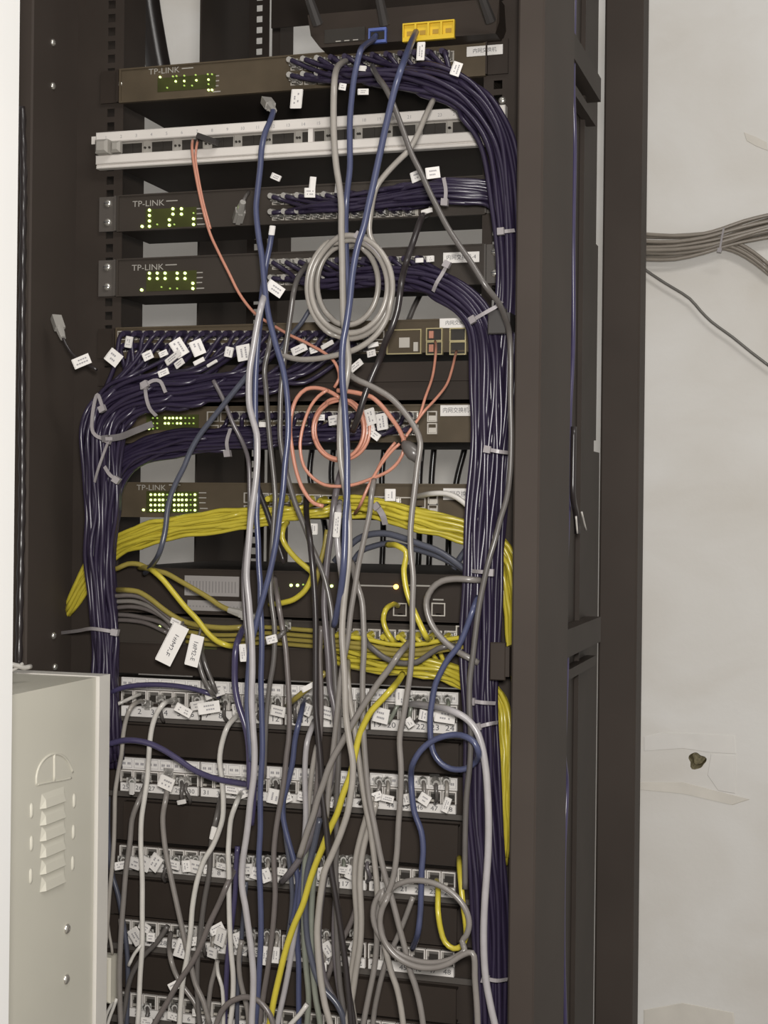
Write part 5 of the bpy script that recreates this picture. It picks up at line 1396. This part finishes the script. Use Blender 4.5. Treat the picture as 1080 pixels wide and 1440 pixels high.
# black plastic cable rings on the rack's edge
for lab, cx, cy, w_, h_ in (('black plastic cable ring where the grey cable meets the bundle', 702, 452, 16, 36), ('black plastic cable plate beside the low switch', 703, 930, 14, 52)):
    a, b = P(cx - w_, cy + h_ / 2, -0.088), P(cx + w_, cy - h_ / 2, -0.088)
    mb = MB()
    mb.box(a[0], b[0] - 0.004, -0.090, -0.086, a[2], b[2], 0, 0.001)
    mb.box(b[0] - 0.004, b[0], -0.090, -0.01, a[2] + 0.004, b[2] - 0.004, 0)
    tagit(mb.build('cable_ring', M['ring'] if cy < 600 else M['black']), lab, 'cable ring')

# helical wrap tubing along the left post's front edge
wrap = [(31, 150, 108), (33, 260, 108), (32, 360, 108), (31, 480, 108), (31, 600, 108), (31, 700, 108), (29, 800, 108), (27, 900, 108), (26, 950, 108)]
cv = spline([P(a, b, -d / 1000) for a, b, d in wrap], 0.004)
ob = MB().tube(cv, 0.0035 + 0.0012 * np.sin(np.arange(len(cv)) * 0.42) ** 2, 8).build('spiral_wrap', M['c_dark'], None, True, loc=cv[0])
tagit(ob, 'dark twisted cable wrap running along the left rack post edge', 'cable')

# white scraps on the enclosure, small ivory box and its wires
cable('thick white cable end lying on top of the steel enclosure', 'white', 215, [(14, 934, 240), (24, 936, 235), (34, 939, 225), (43, 937, 215)], 2.6, cat='cable')
cable('thin white cable end crossing the other one on the steel enclosure', 'white', 225, [(12, 945, 240), (22, 940, 235), (32, 933, 228)], 1.8)
a, b = P(149, 1404, -0.055), P(165, 1342, -0.055)
mb = MB()
mb.box(a[0] - 0.006, b[0], -0.072, -0.052, a[2], b[2], 0, 0.002)
bx = mb.build('wall_socket_box', M['ivory'])
tagit(bx, 'small ivory plastic box beside the enclosure edge, bottom left', 'box')
MB().frame(a[0] - 0.003, b[0] - 0.003, a[2] + 0.004, b[2] - 0.004, 0.0012, -0.0726, -0.0718).build('lid', M['ivory'], bx)
cable('white wire below the ivory box, closer to the enclosure', 'white', 60, [(160, 1404, 60), (156, 1414), (150, 1426), (146, 1445)], 1.9)
cable('white wire below the ivory box, further from the enclosure', 'white', 62, [(164, 1404, 62), (160, 1416), (154, 1432), (150, 1450)], 2.0)
cable('thin pale wire forking off the grey cable above the ivory box', 'beige', 62, [(152, 1300, 64), (154, 1315), (157, 1332), (158, 1342, 60)], 1.7)

# ------------------------------------------------------------------ wires on the right-hand wall
def wall_wire(label, col, pts, r, group=None, off=(0, 0), yb=1.10):
    q = [P(a, b, yb) + np.array([0, off[0], off[1]]) for a, b in pts]
    return cable(label, col, 0, [], r, group=group, raw=q, step=0.02, name='wall_cable')


main = [(880, 345), (910, 346), (950, 346), (990, 341), (1015, 335), (1045, 326), (1080, 317), (1110, 310)]
for k in range(16):
    rad = 0.0235 * math.sqrt((k + 0.5) / 16)
    th = k * 2.399963
    sq = [1.0, 1.0, 0.95, 0.8, 0.75, 0.8, 0.85, 0.85]
    q = [P(a, b, 1.093) + np.array([0, rad * math.cos(th) * 0.8, rad * math.sin(th) * s_ + 0.0015 * math.sin(1.3 * i + k)]) for i, ((a, b), s_) in enumerate(zip(main, sq))]
    cable('grey brown wire in the bundle crossing the wall beside the rack', 'wallwire', 0, [], 3.4, group='wire bundle on the wall', raw=q, step=0.03, name='wall_cable')
for k in range(4):
    q = [P(a, b, 1.098) + np.array([0, -0.004 * (k % 2), 0.0055 * (k - 1.5)]) for a, b in ((1000, 343), (1020, 343), (1040, 350), (1060, 362), (1085, 382))]
    cable('grey brown wire branching down from the wall bundle at the photo edge', 'wallwire', 0, [], 3.2, group='wires branching off the wall bundle', raw=q, step=0.03, name='wall_cable')
wall_wire('thin dark wire slanting down the wall under the wire bundle', 'wallgrey', [(890, 366), (908, 380), (935, 398), (970, 420), (985, 437), (1000, 452), (1030, 474), (1056, 495), (1085, 517)], 2.6)
ztie('pale narrow tie round the wire bundle on the wall', [(1012, 352, -1064), (1015, 335, -1062), (1018, 320, -1064)], 0, 1.6)

tr = [P(a, b, 0.28) for a, b in ((203, -60), (207, 0), (214, 45), (224, 100), (236, 150))]
ob = MB().tube(spline(tr, 0.02), [0.0175] * len(spline(tr, 0.02)), 10).build('cable_sleeve', M['c_black'], None, True, loc=tr[0])
tagit(ob, 'thick black cable sleeve slanting behind the top switch, near the post', 'cable')
